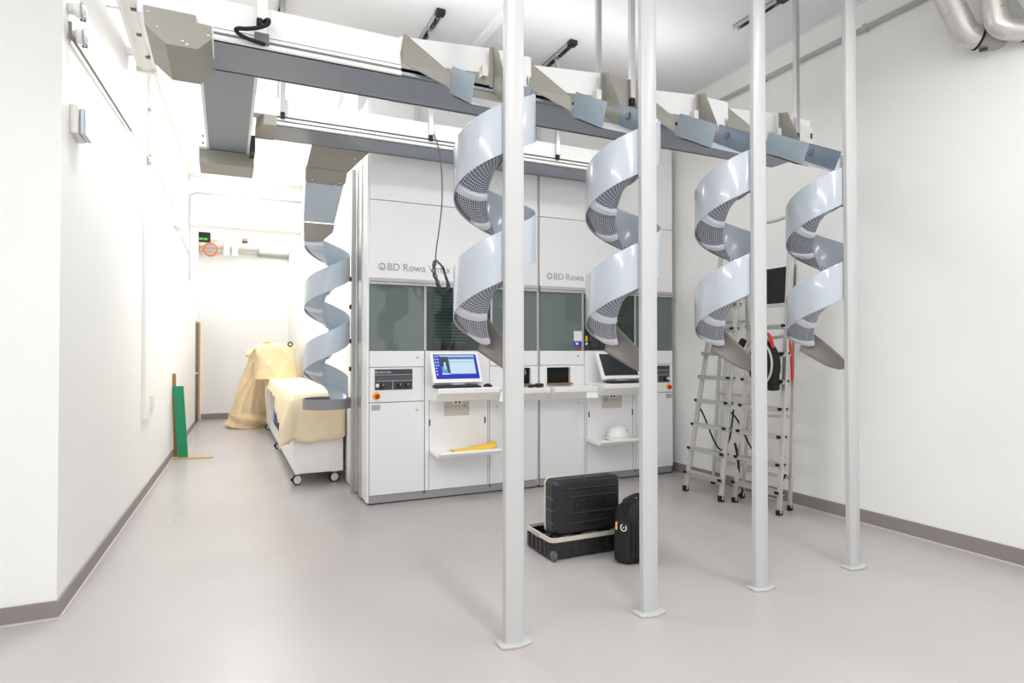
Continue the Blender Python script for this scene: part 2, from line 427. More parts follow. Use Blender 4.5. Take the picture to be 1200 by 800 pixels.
YC = 3.09
def zf4(t): return 2.881 - 0.66*t
def make_spiral(x):
    t = thing('spiral_chute', (x, YC, 1.5), '', 'spiral chute', 'spiral chutes hung behind the white posts')
    spiral_parts(t, x, YC, zf4, 0.25, 1.97, M['plastic'], M['lattice'], [0.27, 0.5, 0.76, 0.97, 1.27, 1.5, 1.76, 1.955])
    # added black ribs imitating shade on the underside, each half turn beside the post
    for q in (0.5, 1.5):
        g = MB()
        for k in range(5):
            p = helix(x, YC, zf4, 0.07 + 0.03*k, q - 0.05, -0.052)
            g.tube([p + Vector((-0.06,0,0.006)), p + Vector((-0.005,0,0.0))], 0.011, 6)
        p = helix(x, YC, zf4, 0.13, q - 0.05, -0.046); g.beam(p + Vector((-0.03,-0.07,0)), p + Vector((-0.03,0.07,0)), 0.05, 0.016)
        g.build('shade_rib', M['black'], t, smooth=40)
        MB().box(x-0.03, x+0.03, YC-RO-0.012, YC-RO+0.002, zf4(q)+0.06, zf4(q)+0.16).build('post_bracket', M['alu'], t, bevel=0.002)
    # run-out tail: a banked tongue sliding out past the post, with a rounded tip
    A, B_, Cc, D = (Vector((x + p[0], p[1], p[2])) for p in ((0.020,3.285,1.712),(0.130,2.945,1.408),(0.128,3.050,1.335),(-0.045,3.232,1.495)))
    rows = []
    for i in range(15):
        u = i/14
        lo, hi = 0.0, 1.0
        if u > 0.6:
            k = (u-0.6)/0.4; lo = 0.30*(1-math.sqrt(max(0.0, 1-k*k))); hi = 1-0.62*(1-math.sqrt(max(0.0, 1-k*k)))
        a_ = A.lerp(B_, u); d_ = D.lerp(Cc, u); row = []
        for j in range(9):
            v = lo + (hi-lo)*j/8
            p = a_.lerp(d_, v); sag = math.sin(PI*v)*0.020
            p += Vector((0.45,-0.3,-0.75))*sag
            row.append(p)
        rows.append(row)
    MB().grid(rows).build('run_out_tail', M['tail'], t, smooth=60, solid=0.004)
    return t
slab = ['pale plastic spiral chute behind the nearest white post, widest in view',
        'pale plastic spiral chute behind the second post, left of the switched-off monitor',
        'pale plastic spiral chute behind the third post, hanging over the left ladder',
        'pale plastic spiral chute farthest right, tail hanging before the bare right wall']
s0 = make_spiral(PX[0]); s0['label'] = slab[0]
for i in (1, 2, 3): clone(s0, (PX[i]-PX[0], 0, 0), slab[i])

# ------------------------------------------------------------------ conveyor above the spirals
Y0, Y1 = 3.62, 4.02
cv = thing('overhead_conveyor', (2.2, 3.82, 3.165), 'long grey overhead conveyor with four side outlets above the row of posts', 'conveyor')
X0, X1 = -0.075, 4.5
MB().box(X0, X1, Y0+0.004, Y1-0.004, 3.165, 3.172).build('underside_sheet', M['steel'], cv)
def rail(y, z, x0, x1, par):
    m = MB(); m.prism([(y+0.02,z),(y-0.006,z),(y-0.012,z+0.006),(y-0.012,z+0.020),(y-0.006,z+0.027),(y+0.006,z+0.027),(y+0.006,z+0.042),(y-0.006,z+0.042),(y-0.006,z+0.060),(y+0.02,z+0.060)], 'x', x0, x1)
    o = m.build('front_rail', M['white2'], par)
    MB().box(x0, x1, y+0.001, y+0.0065, z+0.027, z+0.042).build('rail_groove', M['steeld'], o)
rail(Y0, 3.165, X0, 0.948, cv)
r = MB(); r.prism([(Y0,3.165),(Y0-0.012,3.168),(Y0-0.012,3.186),(Y0,3.190),(Y0+0.012,3.190),(Y0+0.012,3.165)], 'x', 0.948, X1); r.build('lower_rail', M['steel'], cv)
MB().box(X0, X1, Y1-0.02, Y1, 3.165, 3.23).build('rear_rail', M['alu'], cv)
MB().box(X0, X1, Y0+0.02, Y1-0.02, 3.215, 3.222).build('belt', M['black'], cv)
def gp(x0, x1, z0, z1, y=Y0, m='white2', name='guard_panel'):
    MB().box(x0, x1, y, y+0.004, z0, z1).build(name, M[m], cv)
gp(X0-0.35, 0.134, 3.232, 3.388, m='white2'); gp(0.19, 0.947, 3.232, 3.392)
MB().box(X0, 0.947, Y0+0.001, Y0+0.006, 3.222, 3.232).build('shadow_gap', M['seamd'], cv)
MB().box(-0.3, X1, Y1-0.004, Y1, 3.23, 3.40).build('rear_guard_panel', M['white2'], cv)
prev = None
for i, xs in enumerate(PX):
    xa, xb = xs-0.36, xs+0.215
    MB().prism([(xa-0.03,3.262),(xb,3.312),(xb,3.478),(xa-0.03,3.425)], 'y', 3.662, 3.666).build('lifted_panel', M['white2'], cv)
    nxt = PX[i+1]-0.36 if i < 3 else X1
    gp(xb, nxt, 3.20, 3.457, m='white2' if i != 1 else 'taupe')
    # outlet: funnel plates, trough floor, cheeks
    L = MB(); L.plate([(xa,3.655,3.447),(xa-0.02,3.60,3.235),(xs-0.105,3.515,3.095),(xs-0.115,3.50,3.185)], 0.003)
    oc = L.build('outlet_chute', M['taupe'], cv)
    g = MB(); g.plate([(xa,3.655,3.447),(xa-0.035,3.612,3.30),(xa-0.03,3.605,3.235)], 0.003); g.build('funnel_flap', M['taupe'], oc)
    g = MB(); g.plate([(xb,3.618,3.462),(xb,3.55,3.452),(xb+0.012,3.43,3.16),(xb+0.012,3.45,3.03),(xb,3.618,3.16)], 0.003)
    g.plate([(xb-0.025,3.617,3.462),(xb+0.03,3.612,3.462),(xb+0.03,3.612,3.20),(xb-0.025,3.617,3.20)], 0.003); g.build('funnel_cheek', M['taupe'], oc)
    g = MB(); g.plate([(xs-0.125,3.43,3.195),(xs-0.125,3.073,2.995),(xs-0.125,3.125,2.86),(xs-0.125,3.488,3.058)], 0.004); g.build('left_cheek', M['galv'], oc)
    g = MB(); g.plate([(xs+0.22,3.41,3.165),(xs+0.22,3.07,2.982),(xs+0.22,3.14,2.846),(xs+0.22,3.45,3.03)], 0.004); g.build('right_cheek', M['blue'], oc)
    g = MB(); g.plate([(xs-0.12,3.62,3.17),(xs-0.12,3.46,3.045),(xs+0.215,3.46,3.045),(xs+0.215,3.62,3.17)], 0.003); g.build('outlet_floor', M['taupe'], oc)
    g = MB(); g.plate([(xs-0.12,3.46,3.042),(xs-0.12,3.13,2.858),(xs+0.215,3.13,2.852),(xs+0.215,3.46,3.042)], 0.004); g.build('trough_floor', M['flange'], oc)
    g = MB(); g.plate([(xs-0.12,3.465,3.030),(xs-0.12,3.20,2.885),(xs+0.02,3.20,2.885),(xs+0.02,3.465,3.030)], 0.006); g.build('trough_bracket', M['steeld'], oc)
    MB().box(xs+0.12, xs+0.16, 3.56, 3.615, 3.24, 3.31).build('sensor', M['offwhite'], oc, bevel=0.003)
    MB().box(xs+0.208, xs+0.217, 3.31, 3.35, 3.035, 3.075).build('stop_block', M['steeld'], oc, bevel=0.003)
# left end: taupe corner housing, chamfered below
hs = MB()
prof = [(-0.085,3.225),(-0.082,3.158),(-0.150,3.085),(-0.298,3.085),(-0.392,3.165),(-0.40,3.265),(-0.16,3.265),(-0.155,3.228)]
hs.prism(prof, 'y', 3.60, 4.07)
hs.build('corner_housing', M['taupe'], cv, bevel=0.002)
for (sx, sz) in ((-0.375,3.235),(-0.335,3.165),(-0.22,3.115),(-0.10,3.17),(-0.20,3.10)):
    MB().lathe([(0.006,0),(0.006,0.004),(0.001,0.006)], (sx,3.60,sz), (0,-1,0), 10).build('screw', M['chrome'], cv, smooth=40)
MB().box(0.138, 0.192, 3.575, 3.612, 3.30, CEIL).build('white_upright', M['white2'], cv, bevel=0.002)
MB().box(0.125, 0.20, 3.58, 3.62, 3.18, 3.235).build('upright_foot', M['steeld'], cv, bevel=0.002)
k = smoothpts([(0.17,3.59,3.30),(0.20,3.54,3.30),(0.19,3.52,3.25),(0.10,3.53,3.215),(0.02,3.55,3.215),(0.06,3.57,3.185),(0.18,3.585,3.175)], 3)
MB().tube(k, 0.011, 8).build('black_cable', M['rubber'], cv, smooth=60)
MB().box(0.135, 0.165, 3.56, 3.60, 3.27, 3.305).build('cable_plug', M['rubber'], cv, bevel=0.003)
# right end: cable box and end plate
MB().box(4.36, 4.52, 3.612, 3.622, 3.22, 3.40).build('end_box', M['offwhite'], cv, bevel=0.002)
MB().box(4.495, 4.51, 3.606, 3.614, 3.30, 3.345).build('end_box_latch', M['black'], cv)
MB().box(4.46, 4.56, 3.60, 3.68, 3.18, 3.215).build('end_bracket', M['taupe'], cv)

# ------------------------------------------------------------------ cross conveyor at left and rear conveyor in front of the machines
cc = thing('cross_conveyor', (0, 5.0, 3.28), 'short grey cross conveyor joining the two long overhead conveyors at left', 'conveyor')
MB().box(-0.152, 0.152, 4.09, 6.02, 3.28, 3.287).build('underside_sheet', M['steel'], cc)
for sx in (-1, 1):
    MB().box(min(sx*0.152,sx*0.172), max(sx*0.152,sx*0.172), 4.09, 6.02, 3.275, 3.34).build('side_rail', M['white2'], cc, bevel=0.002)
    MB().box(min(sx*0.160,sx*0.164), max(sx*0.160,sx*0.164), 4.09, 6.02, 3.34, 3.50).build('guard_panel', M['white2'], cc)
MB().box(-0.14, 0.14, 4.09, 6.02, 3.33, 3.336).build('belt', M['black'], cc)
h = MB(); h.prism([(6.0,3.155),(6.0,3.275),(6.03,3.275),(6.03,3.42),(6.38,3.42),(6.38,3.155)], 'x', -0.232, 0.212); h.build('end_housing', M['taupe'], cc, bevel=0.002)
MB().box(-0.236, -0.172, 5.92, 6.0, 3.27, 3.40).build('side_plate', M['white2'], cc, bevel=0.002)
for z in (3.30, 3.36): MB().lathe([(0.008,0),(0.008,0.006)], (-0.2,5.92,z), (0,-1,0), 10).build('bolt', M['black'], cc)
mo = MB()
for k in range(4): mo.box(0.174, 0.212, 5.72+0.06*k, 5.765+0.06*k, 3.22+0.0*k, 3.36)
mo.build('drive_motor', M['black'], cc, bevel=0.004)
MB().box(0.175, 0.21, 4.12, 4.16, 3.24, 3.30).build('cable_gland', M['black'], cc, bevel=0.003)

rc = thing('overhead_conveyor', (2.2, 5.68, 3.40), 'long grey overhead conveyor passing in front of the machine tops', 'conveyor')
A0, A1, RY0, RY1 = 0.37, 4.05, 5.48, 5.88
MB().box(A0, A1, RY0+0.004, RY1-0.004, 3.400, 3.407).build('underside_sheet', M['steel'], rc)
rail(RY0, 3.40, A0, A1, rc)
MB().box(A0, A1, RY1-0.02, RY1, 3.40, 3.47).build('rear_rail', M['alu'], rc)
MB().box(A0, A1, RY0+0.02, RY1-0.02, 3.455, 3.462).build('belt', M['black'], rc)
MB().box(A0-0.2, A1, RY0, RY0+0.004, 3.478, 3.625).build('guard_panel', M['white2'], rc)
MB().box(A0-0.2, A1, RY1-0.004, RY1, 3.478, 3.60).build('rear_guard_panel', M['white2'], rc)
MB().box(A0, A1, RY0+0.001, RY0+0.006, 3.466, 3.478).build('shadow_gap', M['seamd'], rc)
MB().prism([(A0,5.48),(A0,5.88),(0.215,5.88),(0.215,5.60),(0.275,5.48)], 'z', 3.39, 3.475).build('end_cap', M['taupe'], rc, bevel=0.002)
MB().box(0.17, 0.34, 5.49, 5.60, 3.475, 3.50).build('end_bracket', M['offwhite'], rc, bevel=0.002)
MB().box(A1, A1+0.03, 5.48, 5.88, 3.39, 3.47).build('end_plate', M['taupe'], rc)

# ------------------------------------------------------------------ hangers
def hanger(x, yf, yr, z0, ztop_f, ry0, ry1, label):
    t = thing('conveyor_hanger', (x, (yf+yr)/2, z0), label, 'hanger', 'hangers carrying the overhead conveyors')
    for y in (yf, yr):
        MB().box(x-0.02, x+0.02, y-0.018, y+0.018, z0+0.03 if y == yf else z0+0.12, CEIL-0.04).build('rod', M['alu'], t, bevel=0.002)
        MB().box(x-0.022, x+0.022, y-0.02, y+0.02, CEIL-0.08, CEIL-0.035).build('rod_clamp', M['chrome'], t, bevel=0.002)
    MB().box(x-0.018, x+0.018, yf-0.016, yf+0.016, z0-0.02, z0+0.03).build('rod_end', M['rubber'], t, bevel=0.003)
    ch = MB(); ch.box(x-0.032, x-0.022, ry0, ry1, CEIL-0.04, CEIL-0.002); ch.box(x+0.022, x+0.032, ry0, ry1, CEIL-0.04, CEIL-0.002); ch.box(x-0.032, x+0.032, ry0, ry1, CEIL-0.008, CEIL)
    co = ch.build('ceiling_channel', M['chrome'], t)
    n = int((ry1-ry0)/0.14)
    for k in range(n): MB().box(x-0.012, x+0.012, ry0+0.02+0.14*k, ry0+0.10+0.14*k, CEIL-0.03, CEIL-0.008).build('channel_insert', M['black'], co)
    MB().box(x-0.04, x+0.04, ry0-0.02, ry0+0.05, CEIL-0.05, CEIL-0.004).build('channel_end', M['black'], t, bevel=0.004)
    return t
hanger(0.414, 5.465, 5.90, 3.475, 3.5, 5.2, 5.95, 'aluminium hanger of the rear conveyor at its left end, near the cross conveyor')
hanger(1.715, 5.465, 5.90, 3.475, 3.5, 5.18, 5.95, 'aluminium hanger of the rear conveyor beside the dangling grey cable')
hanger(3.07, 5.465, 5.90, 3.475, 3.5, 5.15, 5.95, 'aluminium hanger of the rear conveyor between the first and second spirals')
hanger(2.64, 3.605, 4.04, 3.285, 3.3, 3.55, 4.2, 'aluminium hanger of the front conveyor just left of the second post')
hanger(4.32, 3.605, 4.04, 3.285, 3.3, 3.72, 4.28, 'aluminium hanger of the front conveyor near its right end')
for x, y in ((2.64, 3.60), (4.32, 3.60)):
    pass

# ------------------------------------------------------------------ corridor spiral with its feed chute
SX, SY = 0.935, 6.52
def zf5(t): return 2.60 - 0.652*(t-0.75)
sc = thing('spiral_chute', (SX, SY, 0.9), 'slim grey spiral chute over the white trolley, ending in a round tray', 'spiral chute')
spiral_parts(sc, SX, SY, zf5, 0.75, 3.22, M['plastic2'], M['plastic2'], [0.76, 1.0, 1.5, 1.76, 2.0, 2.5, 2.76], band=0.235)
rg = MB()
n = 40; rows = []
for i in range(n+1):
    a = 2*PI*i/n
    def P(r, z): return (SX + r*math.sin(a), SY + r*math.cos(a), z)
    rows.append([P(0.04,0.90), P(0.236,0.90), P(0.236,1.005), P(0.231,1.005), P(0.231,0.908), P(0.04,0.908), P(0.04,0.90)])
rg.grid(rows); rg.build('landing_tray', M['ring'], sc, smooth=40)
for z in (1.93, 1.28, 2.22, 1.57): MB().box(SX+RO+0.004, 1.178, SY-0.03, SY+0.02, z, z+0.045).build('wall_bracket', M['black'], sc, bevel=0.003)
# feed chute
g = MB(); g.plate([(0.70,5.86,3.395),(1.225,5.86,3.395),(1.06,6.10,3.235),(0.675,6.10,3.235)], 0.003)
fc = g.build('feed_chute', M['taupe'], sc)
g = MB(); g.plate([(0.672,6.08,3.245),(1.06,6.08,3.245),(1.055,6.16,3.15),(1.02,6.19,3.125),(0.71,6.19,3.125),(0.675,6.16,3.15)], 0.004); g.build('overlap_plate', M['taupe'], fc)
g = MB(); g.plate([(0.68,6.12,3.205),(1.05,6.12,3.205),(1.00,6.50,2.81),(0.70,6.50,2.81)], 0.004); g.build('chute_floor', M['plastic2'], fc)
g = MB(); g.plate([(0.68,6.12,3.205),(0.70,6.50,2.81),(0.70,6.56,2.90),(0.66,6.12,3.33)], 0.003); g.plate([(1.05,6.12,3.205),(1.00,6.50,2.81),(1.0,6.56,2.90),(1.06,6.12,3.33)], 0.003); g.build('chute_cheek', M['plastic2'], fc)
g = MB(); g.plate([(0.70,6.50,2.80),(1.005,6.50,2.80),(0.99,6.52,2.72),(0.88,6.54,2.62),(0.705,6.54,2.60)], 0.004); g.build('drop_plate', M['taupe'], fc)
MB().box(0.70, 0.89, 6.49, 6.53, 2.565, 2.60).build('entry_flange', M['flange'], fc, bevel=0.003)
for (bx, by, bz) in ((0.74,6.155,3.155),(1.0,6.155,3.155),(0.76,6.175,3.13),(0.96,6.175,3.13),(0.80,5.95,3.33),(1.10,5.93,3.345)):
    MB().lathe([(0.010,0),(0.010,0.006),(0.002,0.009)], (bx,by-0.004,bz-0.004), (0,-0.7,-0.7), 10).build('bolt', M['chrome'], fc, smooth=40)

up = MB(); up.box(1.178, 1.222, 6.49, 6.545, 0, 3.4)
upr = up.build('steel_upright', M['alu'], bevel=0.003); tag(upr, 'tall aluminium upright that the corridor spiral is bracketed to', 'upright')

# ------------------------------------------------------------------ dispensing machines
MY = 5.93
def make_machine(xo, mirror, label):
    """1.83 m wide cabinet; local x 0..1.83, mirrored for the right-hand machine"""
    W = 1.83
    def X(x): return xo + (W - x if mirror else x)
    t = thing('dispensing_machine', (xo + W/2, 6.5, 0), label, 'machine', 'white dispensing machines')
    def bx(name, x0, x1, y0, y1, z0, z1, m, parent=None, bevel=0.003):
        a, b_ = sorted((X(x0), X(x1)))
        return MB().box(a, b_, y0, y1, z0, z1).build(name, M[m], parent or t, bevel=bevel)
    H = 3.95
    # carcass with a cavity behind the clear window
    cb = MB()
    a, b_ = X(0), X(W); a, b_ = min(a,b_), max(a,b_)
    cb.box(a, b_, 5.97, 7.15, 0.03, 1.49); cb.box(a, b_, 5.97, 7.15, 2.16, H)
    for (u0, u1) in ((0, 0.55), (1.62, W)):
        p, q = sorted((X(u0), X(u1))); cb.box(p, q, 5.97, 7.15, 1.49, 2.16)
    p, q = sorted((X(0.55), X(1.62))); cb.box(p, q, 6.6, 7.15, 1.49, 2.16)
    cb.build('carcass', M['white'], t)
    bx('plinth', 0.0, W, 5.945, 5.975, 0.012, 0.088, 'plinth', bevel=0.002)
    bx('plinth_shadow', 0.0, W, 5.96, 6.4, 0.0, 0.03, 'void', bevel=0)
    for u in (0.555, 1.27): bx('plinth_joint', u-0.012, u+0.012, 5.940, 5.946, 0.06, 0.088, 'steeld', bevel=0)
    # lower doors
    def door(u0, u1, z0, z1, lock=None, name='door'):
        d_ = bx(name, u0+0.003, u1-0.003, MY, 5.972, z0, z1, 'white')
        if lock:
            MB().lathe([(0.012,0),(0.012,0.004),(0.006,0.006)], (X(lock[0]), MY, lock[1]), (0,-1,0), 14).build('lock', M['chrome'], d_, smooth=40)
        return d_
    dl = door(0, 0.55, 0.092, 0.985, (0.47, 0.905))
    door(0, 0.55, 0.992, 1.328, name='control_door')
    door(0, 0.55, 1.334, 1.492, (0.475, 1.43), 'flap_door')
    door(1.262, W, 0.092, 1.00, (1.34, 0.905))
    bx('seam', 0.0, 0.545, 5.966, 5.972, 0.08, 1.5, 'seam', bevel=0)
    # middle bay
    mb_ = bx('service_panel', 0.556, 1.256, MY-0.002, 5.972, 0.092, 1.492, 'white')
    bx('inner_frame', 0.595, 0.599, MY-0.004, MY, 0.10, 1.0, 'seam', mb_, bevel=0); bx('inner_frame', 1.235, 1.239, MY-0.004, MY, 0.10, 1.0, 'seam', mb_, bevel=0)
    for u in (0.602, 1.205): bx('finger_slot', u-0.008, u+0.008, MY-0.005, MY, 0.735, 0.80, 'panel', mb_, bevel=0.001)
    sk = bx('socket_plate', 0.755, 1.03, MY-0.008, MY, 0.828, 0.985, 'socket')
    bx('socket_strip', 0.84, 0.95, MY-0.022, MY-0.008, 0.945, 0.985, 'offwhite', sk)
    for k in range(2): MB().lathe([(0.011,0),(0.011,0.003)], (X(0.875+0.04*k), MY-0.022, 0.965), (0,-1,0), 12).build('socket_hole', M['black'], sk)
    MB().lathe([(0.02,0),(0.016,0.03),(0.004,0.034)], (X(0.985), MY-0.008, 0.925), (0,-1,0), 14).build('plug', M['greypipe'], sk, smooth=40)
    bx('socket_lip', 0.755, 0.94, MY-0.014, MY-0.008, 0.918, 0.926, 'greypipe', sk, bevel=0)
    # work shelves
    def shelf(u0, u1, zt, dep, name):
        p, q = sorted((X(u0), X(u1)))
        m = MB(); m.prism([(MY,zt),(MY-dep,zt),(MY-dep-0.008,zt-0.01),(MY-dep-0.008,zt-0.05),(MY-dep+0.10,zt-0.135),(MY,zt-0.135)], 'x', p, q)
        return m.build(name, M['white2'], t, bevel=0.004)
    ks = shelf(0.585, 1.225, 1.130, 0.33, 'keyboard_shelf')
    bx('shelf_bracket', 0.575, 1.235, MY-0.06, MY, 1.0, 1.128, 'white2', ks)
    cs = shelf(1.285, W-0.01, 1.105, 0.30, 'collecting_shelf')
    lp = MB(); p, q = sorted((X(1.27), X(1.40)))
    lp.plate([(p,MY-0.27,1.075),(q,MY-0.27,1.075),(q-0.03,MY-0.34,0.985),(p-0.05,MY-0.34,0.985)], 0.004); lp.build('slide_plate', M['white2'], cs)
    p, q = sorted((X(0.60), X(1.25)))
    ls = MB(); ls.prism([(MY,0.505),(MY-0.02,0.505),(MY-0.02,0.492),(MY-0.30,0.492),(MY-0.305,0.512),(MY-0.325,0.512),(MY-0.33,0.49),(MY-0.29,0.452),(MY,0.462)], 'x', p, q)
    ls.build('lower_shelf', M['white2'], t, bevel=0.005)
    # pick-up slot bay
    sb = MB(); p, q = sorted((X(1.262), X(W))); s0_, s1_ = sorted((X(1.45), X(1.745)))
    sb.box(p, s0_, MY, 5.972, 1.0, 1.328); sb.box(s1_, q, MY, 5.972, 1.0, 1.328); sb.box(s0_, s1_, MY, 5.972, 1.0, 1.13); sb.box(s0_, s1_, MY, 5.972, 1.308, 1.328)
    so = sb.build('slot_panel', M['white'], t)
    MB().box(s0_, s1_, 5.962, 5.970, 1.13, 1.308).build('pickup_slot', M['void'], so)
    bx('slot_floor', 1.44, 1.75, MY-0.05, 5.962, 1.118, 1.135, 'woodd', so)
    bx('slot_cheek', 1.40, 1.45, MY-0.012, MY, 1.13, 1.31, 'white2', so)
    door(1.262, W, 1.334, 1.492, (1.35, 1.43), 'flap_door')
    # windows
    for (u0, u1, m, nm) in ((0.004, 0.545, 'glass', 'window_pane'), (0.57, 1.27, 'glassc', 'window_pane'), (1.295, W-0.004, 'glass', 'window_pane')):
        bx(nm, u0, u1, MY+0.012, MY+0.018, 1.497, 2.145, m, bevel=0)
    for u in (0.5575, 1.2825): bx('window_mullion', u-0.0125, u+0.0125, MY, 5.972, 1.495, 2.15, 'alu')
    bx('window_track', 0, W, MY-0.015, 5.972, 2.140, 2.205, 'alu', bevel=0.004)
    bx('window_rail', 0, W, MY-0.018, MY-0.015, 2.165, 2.172, 'steeld', bevel=0)
    # cavity seen through the clear pane
    cav = bx('interior_back', 0.56, 1.61, 6.56, 6.595, 1.5, 2.15, 'panel', bevel=0)
    sl = MB(); p, q = sorted((X(0.66), X(1.02)))
    for k in range(16): sl.box(p, q, 5.985, 6.03, 1.575+0.033*k, 1.584+0.033*k)
    sl.build('interior_slat', M['slat'], cav)
    cl = MB(); p, q = sorted((X(0.65), X(1.24)))
    cl.box(p-0.0, p+0.012, 5.975, 5.985, 1.545, 2.11); cl.box(p, q, 5.975, 5.985, 1.545, 1.557); cl.box(q-0.012, q, 5.975, 5.985, 1.545, 2.11)
    cl.build('interior_frame', M['panel2'], cav)
    p, q = sorted((X(1.02), X(1.09))); MB().box(p, q, 5.99, 6.08, 1.5, 2.14).build('gripper_column', M['black'], cav, bevel=0.004)
    p, q = sorted((X(0.90), X(1.12))); MB().box(p, q, 6.04, 6.2, 1.56, 1.80).build('gripper_head', M['black'], cav, bevel=0.02)
    p, q = sorted((X(1.13), X(1.15))); MB().box(p, q, 5.99, 6.01, 1.6, 2.1).build('gripper_rail', M['alu'], cav)
    p, q = sorted((X(0.66), X(1.02)))
    MB().box(p, q, 6.10, 6.12, 1.56, 2.12).build('green_sheet', M['teal'], cav)
    # upper housing
    u0_ = bx('upper_panel', 0.0, W, MY+0.002, 5.972, 2.205, 2.965, 'white'); bx('top_panel', 0.0, W, MY+0.002, 5.972, 2.972, H, 'white')
    # controls
    cp = bx('control_panel', 0.05, 0.425, MY-0.004, MY, 1.11, 1.312, 'panel')
    bx('panel_strip', 0.055, 0.42, MY-0.006, MY-0.004, 1.205, 1.245, 'panel2', cp, bevel=0); bx('panel_line', 0.05, 0.425, MY-0.0065, MY-0.004, 1.255, 1.261, 'greypl', cp, bevel=0); bx('panel_line', 0.05, 0.425, MY-0.0065, MY-0.004, 1.196, 1.202, 'greypl', cp, bevel=0)
    bx('panel_divider', 0.224, 0.231, MY-0.0065, MY-0.004, 1.112, 1.20, 'greypl', cp, bevel=0)
    bx('white_button', 0.06, 0.092, MY-0.012, MY-0.004, 1.138, 1.172, 'whiteink', cp)
    for u in (0.12, 0.29, 0.366):
        kb = MB().lathe([(0.026,0),(0.024,0.018),(0.004,0.02)], (X(u), MY-0.004, 1.150), (0,-1,0), 18).build('knob', M['black'], cp, smooth=40)
        MB().obox((X(u)+0.008, MY-0.025, 1.160), (0.004,0.002,0.022), Matrix.Rotation(0.7 if u < 0.2 else 0.0, 3, 'Y')).build('knob_mark', M['whiteink'], kb)
    es = MB().lathe([(0.038,0),(0.036,0.008),(0.030,0.010)], (X(0.065), MY, 1.055), (0,-1,0), 24).build('emergency_stop', M['yellowp'], t, smooth=40)
    MB().lathe([(0.016,0.008),(0.016,0.024),(0.024,0.026),(0.024,0.040),(0.016,0.046),(0.002,0.048)], (X(0.07), MY, 1.052), (0,-1,0), 24).build('stop_button', M['red'], es, smooth=40)
    bx('data_plate', 0.02, 0.105, MY-0.002, MY, 0.915, 0.968, 'greypl', bevel=0)
    # lettering (reads left to right on both)
    lx = xo + 0.085
    lo = MB(); lo.tube([(lx+0.032+0.030*math.cos(a), MY-0.001, 2.318+0.030*math.sin(a)) for a in [2*PI*k/28 for k in range(28)]], 0.005, 6, closed=True)
    lo.lathe([(0.007,0),(0.007,0.003)], (lx+0.032, MY, 2.308), (0,-1,0), 12); lo.box(lx+0.029, lx+0.035, MY-0.003, MY, 2.290, 2.306)
    lg = lo.build('logo', M['ink'], t, smooth=50)
    text('lettering', 'BD', 0.100, (lx+0.082, MY-0.0005, 2.285), (PI/2,0,0), M['ink'], t)
    text('lettering', 'Rowa Vmax', 0.103, (lx+0.238, MY-0.0005, 2.285), (PI/2,0,0), M['ink'], t)
    text('panel_print', 'BD Rowa Vmax', 0.024, (X(0.055)if not mirror else X(0.42), MY-0.0052, 1.276), (PI/2,0,0), M['whiteink'], cp)
    return t, X
m1, X1f = make_machine(1.25, False, 'left white dispensing machine with smoked windows and the lit blue screen in front')
m2, X2f = make_machine(3.11, True, 'right white dispensing machine with smoked windows, beside the ladders')
# outer side of the left machine: profile and dark joint
MB().box(1.228, 1.25, 5.95, 6.02, 0.02, 3.95).build('side_edge', M['white'], m1, bevel=0.003)
MB().box(1.234, 1.25, 6.02, 7.1, 0.02, 3.95).build('side_panel', M['white2'], m1, bevel=0.002)
MB().box(1.222, 1.25, 6.20, 6.36, 0.02, 3.95).build('side_profile', M['alu'], m1, bevel=0.004)
MB().box(1.230, 1.25, 6.40, 6.43, 0.02, 3.95).build('side_joint', M['void'], m1)
# aluminium strip closing the gap between the machines
MB().box(3.082, 3.108, 5.955, 6.0, 0.02, 3.95).build('joint_strip', M['alu'], m1, bevel=0.002)
MB().box(3.0805, 3.1095, 6.0, 6.02, 0.02, 3.95).build('joint_shadow', M['void'], m1)
# stickers on the second machine's window
st = MB().box(3.545, 3.655, MY+0.006, MY+0.012, 1.60, 1.715).build('window_sticker', M['whiteink'], m2)
MB().box(3.548, 3.655, MY+0.005, MY+0.012, 1.545, 1.60).build('sticker_blue', M['bluep'], st)
MB().box(3.60, 3.65, MY+0.005, MY+0.012, 1.515, 1.54).build('sticker_red', M['red'], st)
MB().box(3.565, 3.60, MY+0.004, MY+0.006, 1.56, 1.585).build('sticker_mark', M['whiteink'], st)
s2 = MB().box(3.70, 3.722, MY+0.006, MY+0.012, 1.60, 1.66).build('warning_label', M['yellowp'], m2)
MB().box(3.70, 3.722, MY+0.005, MY+0.012, 1.56, 1.585).build('label_white', M['whiteink'], s2)

